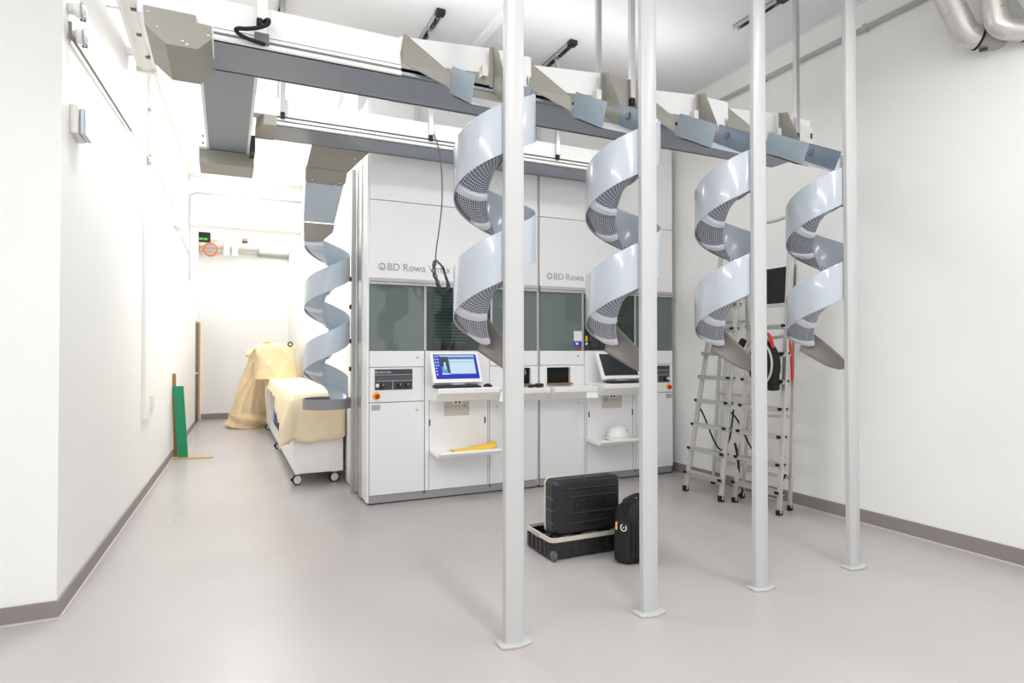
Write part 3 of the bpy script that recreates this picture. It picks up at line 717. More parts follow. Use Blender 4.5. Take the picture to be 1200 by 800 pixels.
# ------------------------------------------------------------------ monitors, keyboards, mice
def make_monitor(xc, on, label, zrot=0.0):
    t = thing('monitor', (xc, 5.75, 1.13), label, 'monitor', 'monitors on the keyboard shelves')
    tilt = math.radians(-27); R = Matrix.Rotation(zrot,3,'Z') @ Matrix.Rotation(tilt, 3, 'X')
    c = Vector((xc, 5.755, 1.325))
    def loc(x, y, z): return c + R @ Vector((x, y, z))
    MB().obox(loc(0,0.012,0), (0.515,0.04,0.335), R).build('casing', M['white2'], t, bevel=0.008)
    MB().obox(loc(0,0.045,-0.01), (0.34,0.05,0.22), R).build('rear_shell', M['white2'], t, bevel=0.012)
    sc_ = MB().obox(loc(0,-0.0085,0.008), (0.455,0.003,0.268), R).build('screen', M['screen' if on else 'screenoff'], t)
    if on:
        def q(x0, x1, z0, z1, m, nm, d=0.0006):
            MB().obox(loc((x0+x1)/2,-0.0105-d,(z0+z1)/2+0.008), (x1-x0,0.0008,z1-z0), R).build(nm, M[m], sc_)
        q(-0.165,0.20,-0.085,0.122,'scrmid','screen_window'); q(-0.165,-0.075,-0.085,0.105,'scrdark','screen_picture',0.0012)
        q(-0.070,0.195,-0.078,0.075,'scrwhite','screen_page',0.0012); q(-0.070,0.19,0.088,0.098,'scrdark','screen_bar',0.0012); q(-0.165,0.2,0.110,0.122,'scrwhite','title_bar',0.0012)
        q(-0.070,0.19,0.045,0.051,'scrmid','screen_bar',0.0018)
        q(-0.155,-0.10,-0.08,0.0,'scrmid','picture_figure',0.0018); q(-0.13,-0.11,-0.03,0.045,'scrwhite','picture_figure',0.002); q(-0.16,-0.08,-0.088,-0.074,'scrwhite','picture_figure',0.002)
        for k in range(7):
            q(-0.217,-0.203,0.105-0.033*k,0.118-0.033*k,'scrwhite','desktop_icon',0.0008)
            if k < 4: q(-0.193,-0.179,0.105-0.033*k,0.118-0.033*k,'scrwhite','desktop_icon',0.0008)
    nk = MB(); nk.obox(loc(0,0.04,-0.13), (0.14,0.05,0.12), R); nk.build('neck', M['white2'], t, bevel=0.004)
    MB().box(xc-0.12, xc+0.12, 5.73, 5.88, 1.13, 1.143).build('stand_foot', M['black'], t, bevel=0.004)
    return t
make_monitor(2.075, True, 'white monitor with a lit blue desktop on the left keyboard shelf')
make_monitor(4.02, False, 'white monitor with a dark blank screen on the right keyboard shelf')
def make_keyboard(xc, label):
    t = thing('keyboard', (xc, 5.66, 1.13), label, 'keyboard', 'black keyboards')
    MB().prism([(5.605,1.13),(5.605,1.145),(5.715,1.158),(5.715,1.13)], 'x', xc-0.235, xc+0.235).build('casing', M['black'], t, bevel=0.004)
    kk = MB()
    for r_ in range(4):
        for c_ in range(15):
            x = xc-0.222+0.0297*c_; y = 5.613+0.024*r_
            kk.box(x, x+0.026, y, y+0.020, 1.144+0.0028*r_, 1.152+0.0028*r_)
    kk.build('keys', M['panel'], t)
    return t
make_keyboard(2.05, 'black keyboard under the lit blue screen')
make_keyboard(4.05, 'black keyboard under the dark blank screen')
def make_mouse(x, y, z, label, rz=0.0):
    m = MB(); rows = []
    for i in range(9):
        u = i/8; w_ = 0.032*math.sqrt(max(0.02, 1-(2*u-1)**2)) ; yy = -0.055+0.11*u; hh = 0.034*math.sin(PI*min(1,max(0.06,u*0.9+0.05)))**0.7
        row = []
        for j in range(9):
            a = PI*j/8
            row.append(Vector((x,y,z)) + Matrix.Rotation(rz,3,'Z') @ Vector((w_*math.cos(a), yy, hh*math.sin(a))))
        rows.append(row)
    m.grid(rows); o = m.build('mouse', M['black'], smooth=60, solid=0.002); tag(o, label, 'mouse', 'black computer mice'); return o
make_mouse(2.38, 5.67, 1.131, 'black mouse right of the keyboard under the lit screen', 0.5)
make_mouse(4.36, 5.68, 1.131, 'black mouse right of the keyboard under the blank screen', 0.3)
# small black scanner on the left collecting shelf
sc1 = thing('barcode_scanner', (2.93, 5.70, 1.105), 'small black hand scanner lying on the collecting shelf right of the nearest post', 'scanner')
MB().tube([(2.85,5.68,1.12),(2.97,5.72,1.13)], 0.014, 8).build('handle', M['black'], sc1, smooth=50)
MB().box(2.95, 3.03, 5.69, 5.75, 1.108, 1.148).build('head', M['black'], sc1, bevel=0.01)

# yellow packet and white cap on the lower shelves
yp = MB(); rows = []
random.seed(3)
for i in range(15):
    u = i/14; row = []
    for j in range(9):
        v = j/8; hgt = (0.012+0.055*max(0,u-0.35)**0.8)*math.sin(PI*v)**0.5 if 0 < v < 1 else 0.0
        row.append(Vector((2.03+0.46*u, 5.66+0.17*v+0.02*u, 0.494 + hgt + 0.010*random.random()*(0.3+u) + (0.012 if u > 0.9 else 0))))
    rows.append(row)
yp.grid(rows); o = yp.build('padded_envelope', M['yellow'], smooth=25, solid=0.004, offset=1); tag(o, 'crumpled yellow packet lying on the lower shelf of the left machine', 'packet')
cap = thing('hard_hat', (4.02, 5.77, 0.492), 'white hard hat resting on the lower shelf of the right machine', 'helmet')
c_ = MB(); rows = []
for i in range(11):
    ph = (PI/2)*i/10; rr = math.cos(ph); zz = math.sin(ph)
    rows.append([Vector((4.02+0.128*rr*math.cos(a), 5.77+0.110*rr*math.sin(a), 0.515+0.135*zz)) for a in [2*PI*k/28 for k in range(29)]])
c_.grid(rows); c_.build('shell', M['white'], cap, smooth=60, solid=0.004)
bm_ = MB(); rows = []
for k in range(29):
    a = 2*PI*k/28; e = 1.10 + 0.22*max(0, math.cos(a+PI*0.8))**2
    rows.append([Vector((4.02+0.126*math.cos(a), 5.77+0.108*math.sin(a), 0.520)), Vector((4.02+0.128*e*math.cos(a), 5.77+0.110*e*math.sin(a), 0.504))])
bm_.grid(rows); bm_.build('brim', M['white'], cap, smooth=60, solid=0.004)
c3 = MB().lathe([(0.112,0),(0.112,0.02)], (4.02,5.77,0.493), n=24).build('headband', M['panel'], cap, smooth=40)
MB().lathe([(0.011,0),(0.011,0.004)], (4.075,5.675,0.60), (0.3,-0.85,0.35), 12).build('badge', M['ink'], cap)

# ------------------------------------------------------------------ dangling cable
cb = MB()
cb.tube(smoothpts([(1.70,5.46,3.60),(1.79,5.44,3.40),(1.815,5.44,3.2),(1.825,5.45,2.9),(1.80,5.47,2.62),(1.775,5.5,2.42),(1.785,5.52,2.30)],3), 0.006, 7)
hc = cb.build('hanging_cable', M['panel2'], smooth=60); tag(hc, 'thin grey cable hanging from the rear conveyor, coiled at its lower end', 'cable')
co = MB()
for k in range(4):
    pts = []
    for i in range(33):
        a = 2*PI*i/32
        x = 1.84 + (0.066+0.006*k)*math.cos(a)*0.72 + 0.10*math.sin(a)*0.42 * (-1)
        z = 2.20 + (0.135+0.006*k)*math.sin(a)
        pts.append((x + 0.012*random.uniform(-1,1), 5.53+0.012*k, z + 0.008*random.uniform(-1,1)))
    co.tube(pts, 0.0065, 6)
co.tube(smoothpts([(1.86,5.54,2.30),(1.90,5.54,2.18),(1.935,5.54,2.10),(1.90,5.54,2.06)],2), 0.009, 6)
co.build('coil', M['panel'], hc, smooth=60)

# ------------------------------------------------------------------ black case, lid, bag
case = thing('tool_case', (2.38, 4.0, 0), 'black open tool case base with a beige rim lying on the floor', 'case')
def rrect(x0, x1, y0, y1, r, n=5):
    pts = []
    for (cx, cy, a0) in ((x1-r,y1-r,0),(x0+r,y1-r,PI/2),(x0+r,y0+r,PI),(x1-r,y0+r,1.5*PI)):
        for i in range(n+1):
            a = a0 + (PI/2)*i/n; pts.append((cx+r*math.cos(a), cy+r*math.sin(a)))
    return pts
def tray(name, x0, x1, y0, y1, z0, z1, r, th, m, parent, bev=0.004):
    outer = rrect(x0,x1,y0,y1,r); inner = rrect(x0+th,x1-th,y0+th,y1-th,max(0.005,r-th)); n = len(outer)
    vs = [(p[0],p[1],z0) for p in outer] + [(p[0],p[1],z1) for p in outer] + [(p[0],p[1],z1) for p in inner] + [(p[0],p[1],z0+th) for p in inner]
    fs = [tuple(range(n-1,-1,-1)), tuple(3*n+i for i in range(n))]
    for i in range(n):
        j = (i+1) % n
        fs += [(i,j,n+j,n+i),(n+i,n+j,2*n+j,2*n+i),(2*n+i,2*n+j,3*n+j,3*n+i)]
    mb = MB().add(vs, fs)
    return mb.build(name, M[m], parent, smooth=35)
def frame(name, x0, x1, y0, y1, z0, z1, r, th, m, parent):
    outer = rrect(x0,x1,y0,y1,r); inner = rrect(x0+th,x1-th,y0+th,y1-th,max(0.005,r-th)); n = len(outer)
    vs = [(p[0],p[1],z0) for p in outer] + [(p[0],p[1],z1) for p in outer] + [(p[0],p[1],z1) for p in inner] + [(p[0],p[1],z0) for p in inner]
    fs = []
    for i in range(n):
        j = (i+1) % n
        fs += [(i,j,n+j,n+i),(n+i,n+j,2*n+j,2*n+i),(2*n+i,2*n+j,3*n+j,3*n+i),(3*n+i,3*n+j,j,i)]
    return MB().add(vs, fs).build(name, M[m], parent, smooth=35)
cx0, cx1, cy0, cy1 = 2.09, 2.68, 3.82, 4.24
tray('case_base', cx0, cx1, cy0, cy1, 0.012, 0.135, 0.05, 0.012, 'casebl', case)
frame('rim', cx0-0.004, cx1+0.004, cy0-0.004, cy1+0.004, 0.128, 0.158, 0.052, 0.016, 'beige', case)
for k in range(5):
    MB().box(cx0-0.006, cx0+0.004, cy0+0.07+0.065*k, cy0+0.095+0.065*k, 0.02, 0.125).build('side_rib', M['casebl'], case, bevel=0.003)
for k in range(6):
    MB().box(cx0+0.09+0.075*k, cx0+0.115+0.075*k, cy0-0.006, cy0+0.004, 0.02, 0.125).build('front_rib', M['casebl'], case, bevel=0.003)
for x in (cx0+0.02, cx1-0.02):
    MB().lathe([(0.030,-0.015),(0.036,-0.012),(0.036,0.012),(0.030,0.015)], (x, cy0+0.0, 0.036), (1,0,0), 20).build('wheel', M['panel2'], case, smooth=40)
MB().box(cx0-0.012, cx0, cy0+0.18, cy0+0.27, 0.125, 0.15).build('latch', M['chrome'], case, bevel=0.004)
ct = MB(); random.seed(11)
for k in range(12):
    x = random.uniform(cx0+0.05, cx1-0.1); y = random.uniform(cy0+0.06, cy1-0.06)
    ct.tube([(x,y,0.05),(x+random.uniform(0.03,0.12),y+random.uniform(-0.05,0.05),random.uniform(0.10,0.14))], random.uniform(0.012,0.022), 6)
ct.box(cx0+0.05, cx1-0.05, cy0+0.05, cy1-0.05, 0.03, 0.085)
ct.build('tool_tray', M['panel'], case, smooth=30)
for k, m in enumerate(('beige','chrome','greypl','yellowp','beige')):
    MB().box(2.25+0.07*k, 2.30+0.07*k, 3.835, 3.86, 0.115, 0.142+0.004*(k%2)).build('tool_end', M[m], case, bevel=0.004)

lid = thing('case_lid', (2.40, 3.95, 0.158), 'black ribbed case lid standing upright in the open tool case', 'case lid')
def roundslab(x0, x1, z0, z1, y0, y1, r):
    pr = rrect(x0, x1, z0, z1, r, 6); pr2 = rrect(x0+0.022, x1-0.022, z0+0.022, z1-0.022, r, 6); n = len(pr)
    vs = [(p[0],y1,p[1]) for p in pr] + [(p[0],y0+0.03,p[1]) for p in pr] + [(p[0],y0,p[1]) for p in pr2]
    fs = [tuple(range(n)), tuple(2*n+i for i in range(n-1,-1,-1))]
    for i in range(n):
        j = (i+1) % n; fs += [(i,j,n+j,n+i),(n+i,n+j,2*n+j,2*n+i)]
    return MB().add(vs, fs)
lx0, lx1, lz0, lz1 = 2.135, 2.715, 0.152, 0.555
roundslab(lx0, lx1, lz0, lz1, 3.86, 3.985, 0.04).build('shell', M['casebl'], lid, smooth=35)
fr = roundslab(lx0-0.004, lx1+0.004, lz0-0.004, lz1+0.004, 3.985, 4.005, 0.044)
pr = rrect(lx0-0.004, lx1+0.004, lz0, lz1+0.004, 0.044, 6)
MB().prism(pr, 'y', 3.984, 4.004).build('rim', M['beige'], lid, bevel=0.003)
for z, (a, b_) in zip((0.485, 0.425, 0.305, 0.235), ((0.10,0.50),(0.10,0.50),(0.10,0.50),(0.10,0.46))):
    MB().tube([(lx0+a, 3.862, z), (lx0+b_+0.02, 3.862, z)], 0.010, 10).build('front_rib', M['casebl'], lid, smooth=50)
for z in (0.24, 0.33, 0.42): MB().box(lx0-0.003, lx0+0.004, 3.875, 3.97, z, z+0.008).build('side_rib', M['panel2'], lid, bevel=0.002)
for k in range(5): MB().box(lx0+0.08+0.1*k, lx0+0.085+0.1*k, 3.88, 3.97, lz1-0.003, lz1+0.003).build('top_rib', M['panel2'], lid)
text('embossed_lettering', 'PARAT', 0.095, (lx0+0.17, 3.8605, 0.332), (PI/2,0,0), M['casebl'], lid, depth=0.007)

bag = thing('shoulder_bag', (2.68, 3.68, 0), 'black padded shoulder bag standing on the floor behind the second post', 'bag')
def softbox(x0, x1, y0, y1, z0, z1, taper, r, n=5):
    rows = []
    lv = [(0.0,0.86),(0.03,0.97),(0.12,1.0),(0.5,1.0),(0.78,0.97),(0.90,0.90),(0.97,0.78),(1.0,0.55)]
    cx, cy = (x0+x1)/2, (y0+y1)/2
    mb = MB()
    for (h, s) in lv:
        sx = s*(1-taper*h)
        pts = rrect(cx-(x1-x0)/2*sx, cx+(x1-x0)/2*sx, cy-(y1-y0)/2*s, cy+(y1-y0)/2*s, r*s, n)
        rows.append([Vector((p[0],p[1],z0+(z1-z0)*h)) for p in pts+[pts[0]]])
    mb.grid(rows); k = len(rows[0])
    mb.f += [tuple(range(k-2,-1,-1)), tuple((len(rows)-1)*k+i for i in range(k-1))]
    return mb
BC, BA = (2.675, 3.655, 0), math.radians(30)
def bb(mb): return mb.spin(BC, BA)
bx0, bx1, by0, by1 = BC[0]-0.175, BC[0]+0.175, BC[1]-0.085, BC[1]+0.085
bb(softbox(bx0, bx1, by0, by1, 0.004, 0.405, 0.06, 0.055)).build('body', M['fabric'], bag, smooth=60)
bb(softbox(bx0+0.03, bx1-0.03, by0-0.035, by0+0.04, 0.02, 0.30, 0.06, 0.035)).build('front_pocket', M['fabric'], bag, smooth=60)
bb(softbox(bx0-0.022, bx0+0.05, by0+0.02, by1-0.02, 0.02, 0.30, 0.03, 0.03)).build('end_pocket', M['fabric'], bag, smooth=60)
bb(MB().tube(smoothpts([(bx0+0.03,BC[1],0.36),(bx0+0.01,BC[1],0.43),(bx0+0.08,BC[1],0.438),(bx1-0.10,BC[1],0.438),(bx1-0.05,BC[1],0.42),(bx1-0.06,BC[1],0.37)],3), 0.016, 8)).build('carry_handle', M['fabric'], bag, smooth=60)
bb(MB().tube([(bx0-0.002+0.02*0, by0+0.004, 0.06+0.03*k) for k in range(10)], 0.006, 6)).build('zip', M['black'], bag, smooth=60)
ex = bx0-0.0245
bb(MB().tube([(ex, BC[1]-0.018+0.021*math.cos(a), 0.262+0.023*math.sin(a)) for a in [PI*0.75+2*PI*0.80*k/20 for k in range(21)]], 0.004, 6)).build('round_emblem', M['whiteink'], bag, smooth=60)
bb(MB().lathe([(0.005,0),(0.005,0.004)], (ex+0.002, BC[1]-0.018, 0.262), (-1,0,0), 10)).build('emblem_dot', M['whiteink'], bag)
bb(MB().box(ex-0.004, ex+0.004, BC[1]+0.030, BC[1]+0.042, 0.240, 0.295)).build('zip_pull', M['yellow'], bag, bevel=0.002)
bb(MB().obox((bx0+0.085, by0-0.036, 0.262), (0.006,0.005,0.05), Matrix.Rotation(-0.3,3,'Y'))).build('side_zip_pull', M['whiteink'], bag, bevel=0.001)

# ------------------------------------------------------------------ ladders
def step_ladder(label):
    t = thing('step_ladder', (4.68, 4.9, 0), label, 'ladder', 'aluminium ladders by the right wall')
    FL, FR = Vector((4.44,5.13,0.02)), Vector((4.44,4.615,0.02)); TL, TR = Vector((4.885,5.05,2.56)), Vector((4.86,4.745,2.56))
    def L(u): return FL.lerp(TL, u)
    def R_(u): return FR.lerp(TR, u)
    for a, b_ in ((FL, TL), (FR, TR)):
        s = MB().beam(a, b_, 0.022, 0.055, up=(0,1,0)).build('rail', M['alu2'], t, bevel=0.003)
        MB().box(a.x-0.032, a.x+0.032, a.y-0.02, a.y+0.02, 0, 0.06).build('foot', M['rubber'], s, bevel=0.008)
    for k in range(9):
        z = 0.212 + 0.2525*k; u = (z-0.02)/2.54
        a, b_ = L(u), R_(u)
        s = MB().box(min(a.x,b_.x)-0.045, max(a.x,b_.x)+0.045, b_.y-0.012, a.y+0.012, z-0.034, z+0.006).build('step', M['alu'], t, bevel=0.003)
        for p, sg in ((a,1),(b_,-1)):
            MB().box(p.x-0.056, p.x-0.038, p.y-0.02, p.y+0.02, z-0.018, z+0.008).build('step_end', M['rubber'], s, bevel=0.003)
            MB().lathe([(0.012,0),(0.012,0.012)], (p.x+0.02, p.y-0.012 if sg<0 else p.y+0.012, z-0.004), (0,sg,0), 10).build('end_plug', M['rubber'], s)
    BL, BR = Vector((4.955,5.27,0.02)), Vector((4.955,4.66,0.02)); HL, HR = Vector((4.93,5.06,2.36)), Vector((4.93,4.76,2.36))
    for a, b_ in ((BL, HL), (BR, HR)):
        s = MB().beam(a, b_, 0.02, 0.04, up=(0,1,0)).build('rear_rail', M['alu2'], t, bevel=0.003)
        MB().box(a.x-0.025, a.x+0.025, a.y-0.018, a.y+0.018, 0, 0.06).build('foot', M['rubber'], s, bevel=0.008)
    for z in (0.28, 1.02, 1.8):
        u = (z-0.02)/2.34; a, b_ = BL.lerp(HL,u), BR.lerp(HR,u)
        MB().beam(a, b_, 0.02, 0.03).build('cross_bar', M['alu2'], t, bevel=0.002)
    st_ = smoothpts([L(0.34)+Vector((0.02,0,0)), (4.60,5.02,0.80), (4.70,4.97,0.50), (4.76,4.93,0.42), (4.86,4.92,0.52), (4.945,4.95,0.86)], 3)
    MB().tube(st_, 0.009, 6).build('spreader_strap', M['rubber'], t, smooth=60)
    st_ = smoothpts([R_(0.34)+Vector((0.02,0,0)), (4.62,4.56,0.80), (4.72,4.52,0.55), (4.80,4.50,0.45)], 3)
    MB().tube(st_, 0.009, 6).build('spreader_strap', M['rubber'], t, smooth=60)
    MB().beam(L(1.0), R_(1.0), 0.05, 0.02).build('top_bar', M['alu2'], t, bevel=0.003)
    MB().box(4.82, 4.97, 4.735, 5.07, 2.36, 2.385).build('hinge_cap', M['rubber'], t, bevel=0.005)
    return t
step_ladder('left aluminium stepladder with plain steps, leaning beside the right machine')
def platform_ladder(label):
    t = thing('step_ladder', (4.66, 4.3, 0), label, 'ladder', 'aluminium ladders by the right wall')
    FL, FR = Vector((4.545,4.54,0.02)), Vector((4.55,4.01,0.02)); TL, TR = Vector((4.64,4.30,2.62)), Vector((4.62,3.925,2.62))
    def L(u): return FL.lerp(TL, u)
    def R_(u): return FR.lerp(TR, u)
    for a, b_ in ((FL, TL), (FR, TR)):
        s = MB().beam(a, b_, 0.024, 0.045, up=(0,1,0)).build('rail', M['alu2'], t, bevel=0.003)
        MB().box(a.x-0.03, a.x+0.03, a.y-0.02, a.y+0.02, 0, 0.05).build('foot', M['rubber'], s, bevel=0.008)
    tb = smoothpts([TL, TL+Vector((0,0,0.10)), (4.63,4.12,2.70), TR+Vector((0,0,0.10)), TR], 3)
    MB().tube(tb, 0.016, 8).build('hand_rail', M['alu2'], t, smooth=60)
    for k in range(7):
        z = 0.212 + 0.2525*k; u = (z-0.02)/2.6; a, b_ = L(u), R_(u)
        s = MB().box(min(a.x,b_.x)-0.045, max(a.x,b_.x)+0.045, b_.y-0.012, a.y+0.012, z-0.034, z+0.006).build('step', M['alu'], t, bevel=0.003)
        for p, sg in ((a,1),(b_,-1)):
            MB().box(p.x-0.056, p.x-0.038, p.y-0.02, p.y+0.02, z-0.018, z+0.008).build('step_end', M['rubber'], s, bevel=0.003)
            MB().lathe([(0.012,0),(0.012,0.012)], (p.x+0.02, p.y-0.012 if sg<0 else p.y+0.012, z-0.004), (0,sg,0), 10).build('end_plug', M['rubber'], s)
    BL, BR = Vector((4.745,4.64,0.02)), Vector((4.78,4.09,0.02)); HL, HR = Vector((4.70,4.36,2.20)), Vector((4.69,3.93,2.28))
    for a, b_ in ((BL, HL), (BR, HR)):
        s = MB().beam(a, b_, 0.02, 0.035, up=(0,1,0)).build('rear_rail', M['alu2'], t, bevel=0.003)
        MB().box(a.x-0.025, a.x+0.025, a.y-0.018, a.y+0.018, 0, 0.05).build('foot', M['rubber'], s, bevel=0.008)
    for z in (0.30, 0.86, 1.6):
        u = (z-0.02)/2.2; a, b_ = BL.lerp(HL,u), BR.lerp(HR,u)
        MB().beam(a, b_, 0.018, 0.03).build('cross_bar', M['alu2'], t, bevel=0.002)
    MB().tube(smoothpts([HR, HR+Vector((0,0,0.08)), HR+Vector((0.0,0.04,0.10)), HR+Vector((0,0.06,0.02))],3), 0.012, 8).build('top_hook', M['alu2'], t, smooth=60)
    MB().box(4.60, 4.635, 3.955, 4.30, 1.93, 2.26).build('platform', M['fabric'], t, bevel=0.008)
    MB().box(4.59, 4.645, 3.945, 4.31, 1.90, 1.93).build('platform_edge', M['alu2'], t, bevel=0.004)
    MB().tube(smoothpts([L(0.19)+Vector((-0.03,0,0)), (4.50,4.50,0.62), (4.53,4.48,0.45), (4.56,4.50,0.30)],3), 0.012, 6).build('spreader_strap', M['rubber'], t, smooth=60)
    MB().tube(smoothpts([R_(0.2)+Vector((0.03,0,0)), (4.66,4.10,0.40), (4.70,4.12,0.25), (4.74,4.10,0.34)],3), 0.010, 6).build('spreader_strap', M['rubber'], t, smooth=60)
    MB().tube([(4.66+0.05*math.cos(a),4.60+0.0*math.sin(a),0.10+0.06*math.sin(a)) for a in [2*PI*k/20 for k in range(20)]], 0.010, 6, closed=True).build('strap_loop', M['rubber'], t, smooth=60)
    return t
platform_ladder('right aluminium ladder with a black platform and handrail, behind the third post')
# things hung on the right-hand ladder
tb = thing('tool_bag', (4.5, 4.1, 1.1), 'round black tool bag with beige piping and a red strap hung on the right ladder', 'bag')
rows = []
for i in range(9):
    x = 4.42 + 0.15*i/8; s = math.sqrt(max(0.05, 1-(2*i/8-1)**2))**0.5
    rows.append([Vector((x, 4.12+0.165*s*math.cos(a), 1.36+0.235*s*math.sin(a))) for a in [2*PI*k/24 for k in range(25)]])
m = MB().grid(rows); k = 25; m.f += [tuple(range(23,-1,-1)), tuple(8*k+i for i in range(24))]
m.build('body', M['fabric'], tb, smooth=60)
MB().tube([(4.425, 4.12+0.15*math.cos(a), 1.375+0.20*math.sin(a)) for a in [2*PI*k/28 for k in range(28)]], 0.010, 6, closed=True).build('piping', M['beige'], tb, smooth=60)
MB().tube(smoothpts([(4.45,4.16,1.58),(4.44,4.06,1.66),(4.44,4.0,1.63),(4.46,3.985,1.52)],3), 0.015, 8).build('strap', M['redf'], tb, smooth=60)
MB().box(4.45, 4.55, 3.985, 4.06, 1.13, 1.28).build('side_pocket', M['fabric'], tb, bevel=0.02)
rb = MB().tube(smoothpts([(4.66,3.985,1.60),(4.67,3.97,1.48),(4.67,3.965,1.36),(4.68,3.97,1.22)],3), 0.012, 8).build('red_strap_roll', M['redf'], smooth=60)
tag(rb, 'rolled red strap hanging between the rails of the right ladder', 'strap')
bl = MB().tube(smoothpts([(4.52,4.49,1.44),(4.50,4.42,1.52),(4.50,4.37,1.60)],2), [0.03,0.03,0.034,0.034,0.03], 8).build('torch', M['rubber'], smooth=60)
tag(bl, 'black stick-shaped tool hooked at the left rail of the right ladder', 'tool')

# ------------------------------------------------------------------ right wall pipe and foil ducts
pp = thing('wall_conduit', (5.0, 3.5, 4.29), 'long grey conduit along the right wall just under the ceiling', 'conduit')
MB().tube([(4.985, -1.0, 4.285), (4.985, 7.2, 4.285)], 0.022, 10).build('tube', M['greypipe'], pp, smooth=60)
for y in (0.5, 1.5, 2.4, 3.45, 4.55, 5.6): MB().box(4.96, 5.02, y-0.015, y+0.015, 4.258, 4.312).build('clip', M['greypl'], pp, bevel=0.003)
def duct(name, pts, r, label, flange):
    t = thing(name, pts[0], label, 'duct', 'foil-wrapped ducts entering the right wall')
    q = smoothpts(pts, 3)
    MB().tube(q, r, 20).build('foil_wrap', M['alufoil'], t, smooth=60)
    a, d = flange
    d = Vector(d).normalized()
    MB().lathe([(r*1.0,-0.01),(r*1.05,-0.008),(r*1.05,0.006),(r*0.98,0.008)], a, d, 24).build('end_band', M['rubber'], t, smooth=40)
    MB().lathe([(r*0.86,0),(r*0.86,0.16)], Vector(a), d, 24).build('wall_sleeve', M['greypipe'], t, smooth=40)
    ca = Vector(a) + Vector((0,0,-r*1.15)); MB().lathe([(0.012,0),(0.012,0.05)], ca, (0.5,-0.8,0), 10).build('clamp_screw', M['panel'], t, smooth=40)
    for f_ in (0.25, 0.5, 0.75):
        i = int(f_*(len(q)-2)); MB().tube([q[i], q[i].lerp(q[i+1], 0.12)], r*1.012, 20).build('foil_tape', M['chrome'], t, smooth=60)
    return t
duct('insulated_duct', [(4.60,2.72,4.22+0.33),(4.65,2.70,4.30),(4.80,2.62,3.92),(4.86,2.60,3.80),(4.93,2.55,3.765)], 0.082, 'leftmost foil-wrapped duct at top right, slanting down to a clamp', ((4.93,2.55,3.765),(0.8,-0.55,-0.25)))
duct('insulated_duct', [(4.82,2.40,4.55),(4.82,2.40,4.2),(4.83,2.40,3.80),(4.86,2.36,3.72),(4.96,2.28,3.70)], 0.072, 'middle foil-wrapped duct at top right with a vertical drop and elbow', ((4.96,2.28,3.70),(0.8,-0.6,0)))
duct('insulated_duct', [(4.82,2.20,4.55),(4.82,2.20,4.2),(4.83,2.20,3.88),(4.86,2.16,3.78),(4.97,2.08,3.75)], 0.072, 'rightmost foil-wrapped duct, cut by the right edge of the picture', ((4.97,2.08,3.75),(0.8,-0.6,0)))

# ------------------------------------------------------------------ left wall fittings
al = thing('alarm_sounder', (xl(4.45)+0.03, 4.45, 2.80), 'small white box with a glassy front high on the left wall', 'alarm')
m = MB(); slant(m, 4.36, 4.58, 2.79, 2.96, 0, 0.04); m.build('housing', M['offwhite'], al, bevel=0.004)
m = MB(); slant(m, 4.40, 4.58, 2.795, 2.955, 0.04, 0.07); m.build('lens', M['plastic2'], al, bevel=0.01)
def dome(y, z, label):
    t = thing('spot_camera', (xl(y)+0.06, y, z), label, 'camera', 'small round cameras on the left wall')
    c = Vector((xl(y)+0.05, y, z))
    MB().lathe([(0.028,-0.05),(0.032,-0.045),(0.032,-0.012),(0.026,-0.01)], c, (1,0,0), 18).build('mount', M['offwhite'], t, smooth=40)
    rows = [[c + Vector((0.045*math.sin(ph), 0.045*math.cos(ph)*math.cos(a), 0.045*math.cos(ph)*math.sin(a))) for a in [2*PI*k/18 for k in range(19)]] for ph in [(-0.4+ (PI/2+0.4)*i/8) for i in range(9)]]
    MB().grid(rows).build('dome', M['white2'], t, smooth=60)
    MB().tube([c + Vector((0.02, 0.046*math.cos(a), 0.046*math.sin(a))) for a in [2*PI*k/20 for k in range(20)]], 0.006, 6, closed=True).build('trim_ring', M['greypipe'], t, smooth=60)
    MB().box(c.x+0.0, c.x+0.03, y+0.03, y+0.055, z-0.04, z-0.02).build('lens_slot', M['panel'], t, bevel=0.002)
    return t
dome(4.36, 3.365, 'lower round camera at the top left, where the dark conduit starts')
dome(4.31, 3.50, 'upper round camera near the top left edge of the picture')
cd = MB(); y0_, y1_ = 4.30, 6.25
cd.tube([(xl(4.26)+0.02,4.26,3.40),(xl(4.27)+0.02,4.27,3.33),(xl(y1_)+0.02,y1_,3.43)], 0.010, 8)
o = cd.build('cable_conduit', M['darkpipe'], smooth=50); tag(o, 'thin dark conduit running along the left wall from the round cameras', 'conduit')
wc = MB().tube(smoothpts([(xl(6.25)+0.02,6.25,3.425),(xl(6.6)+0.02,6.6,3.47),(xl(7.0)+0.02,7.0,3.52),(xl(7.3)+0.02,7.35,3.50),(xl(7.4)+0.02,7.42,3.40)],3), 0.009, 8).build('curved_cable', M['offwhite'], smooth=60)
tag(wc, 'thin white cable curving from the dark conduit to the vertical one', 'cable')
vc = thing('vertical_conduit', (xl(7.3)+0.02, 7.35, 3.4), 'grey-beige vertical conduit dropping from the white overhead trunking', 'conduit')
MB().box(xl(7.35)+0.0, xl(7.35)+0.03, 7.33, 7.37, 3.40, 4.40).build('tube', M['cream'], vc, bevel=0.004)
for z in (3.44, 3.52, 4.0): MB().box(xl(7.35)+0.0, xl(7.35)+0.04, 7.30, 7.40, z, z+0.02).build('clip', M['greypl'], vc, bevel=0.003)
tk = thing('overhead_trunking', (-0.66, 4.8, 4.0), 'white overhead cable trunking with dark clips along the top of the left wall', 'trunking')
MB().box(-0.735, -0.575, 2.6, 6.3, 4.0, 4.16).build('channel', M['white2'], tk, bevel=0.004)
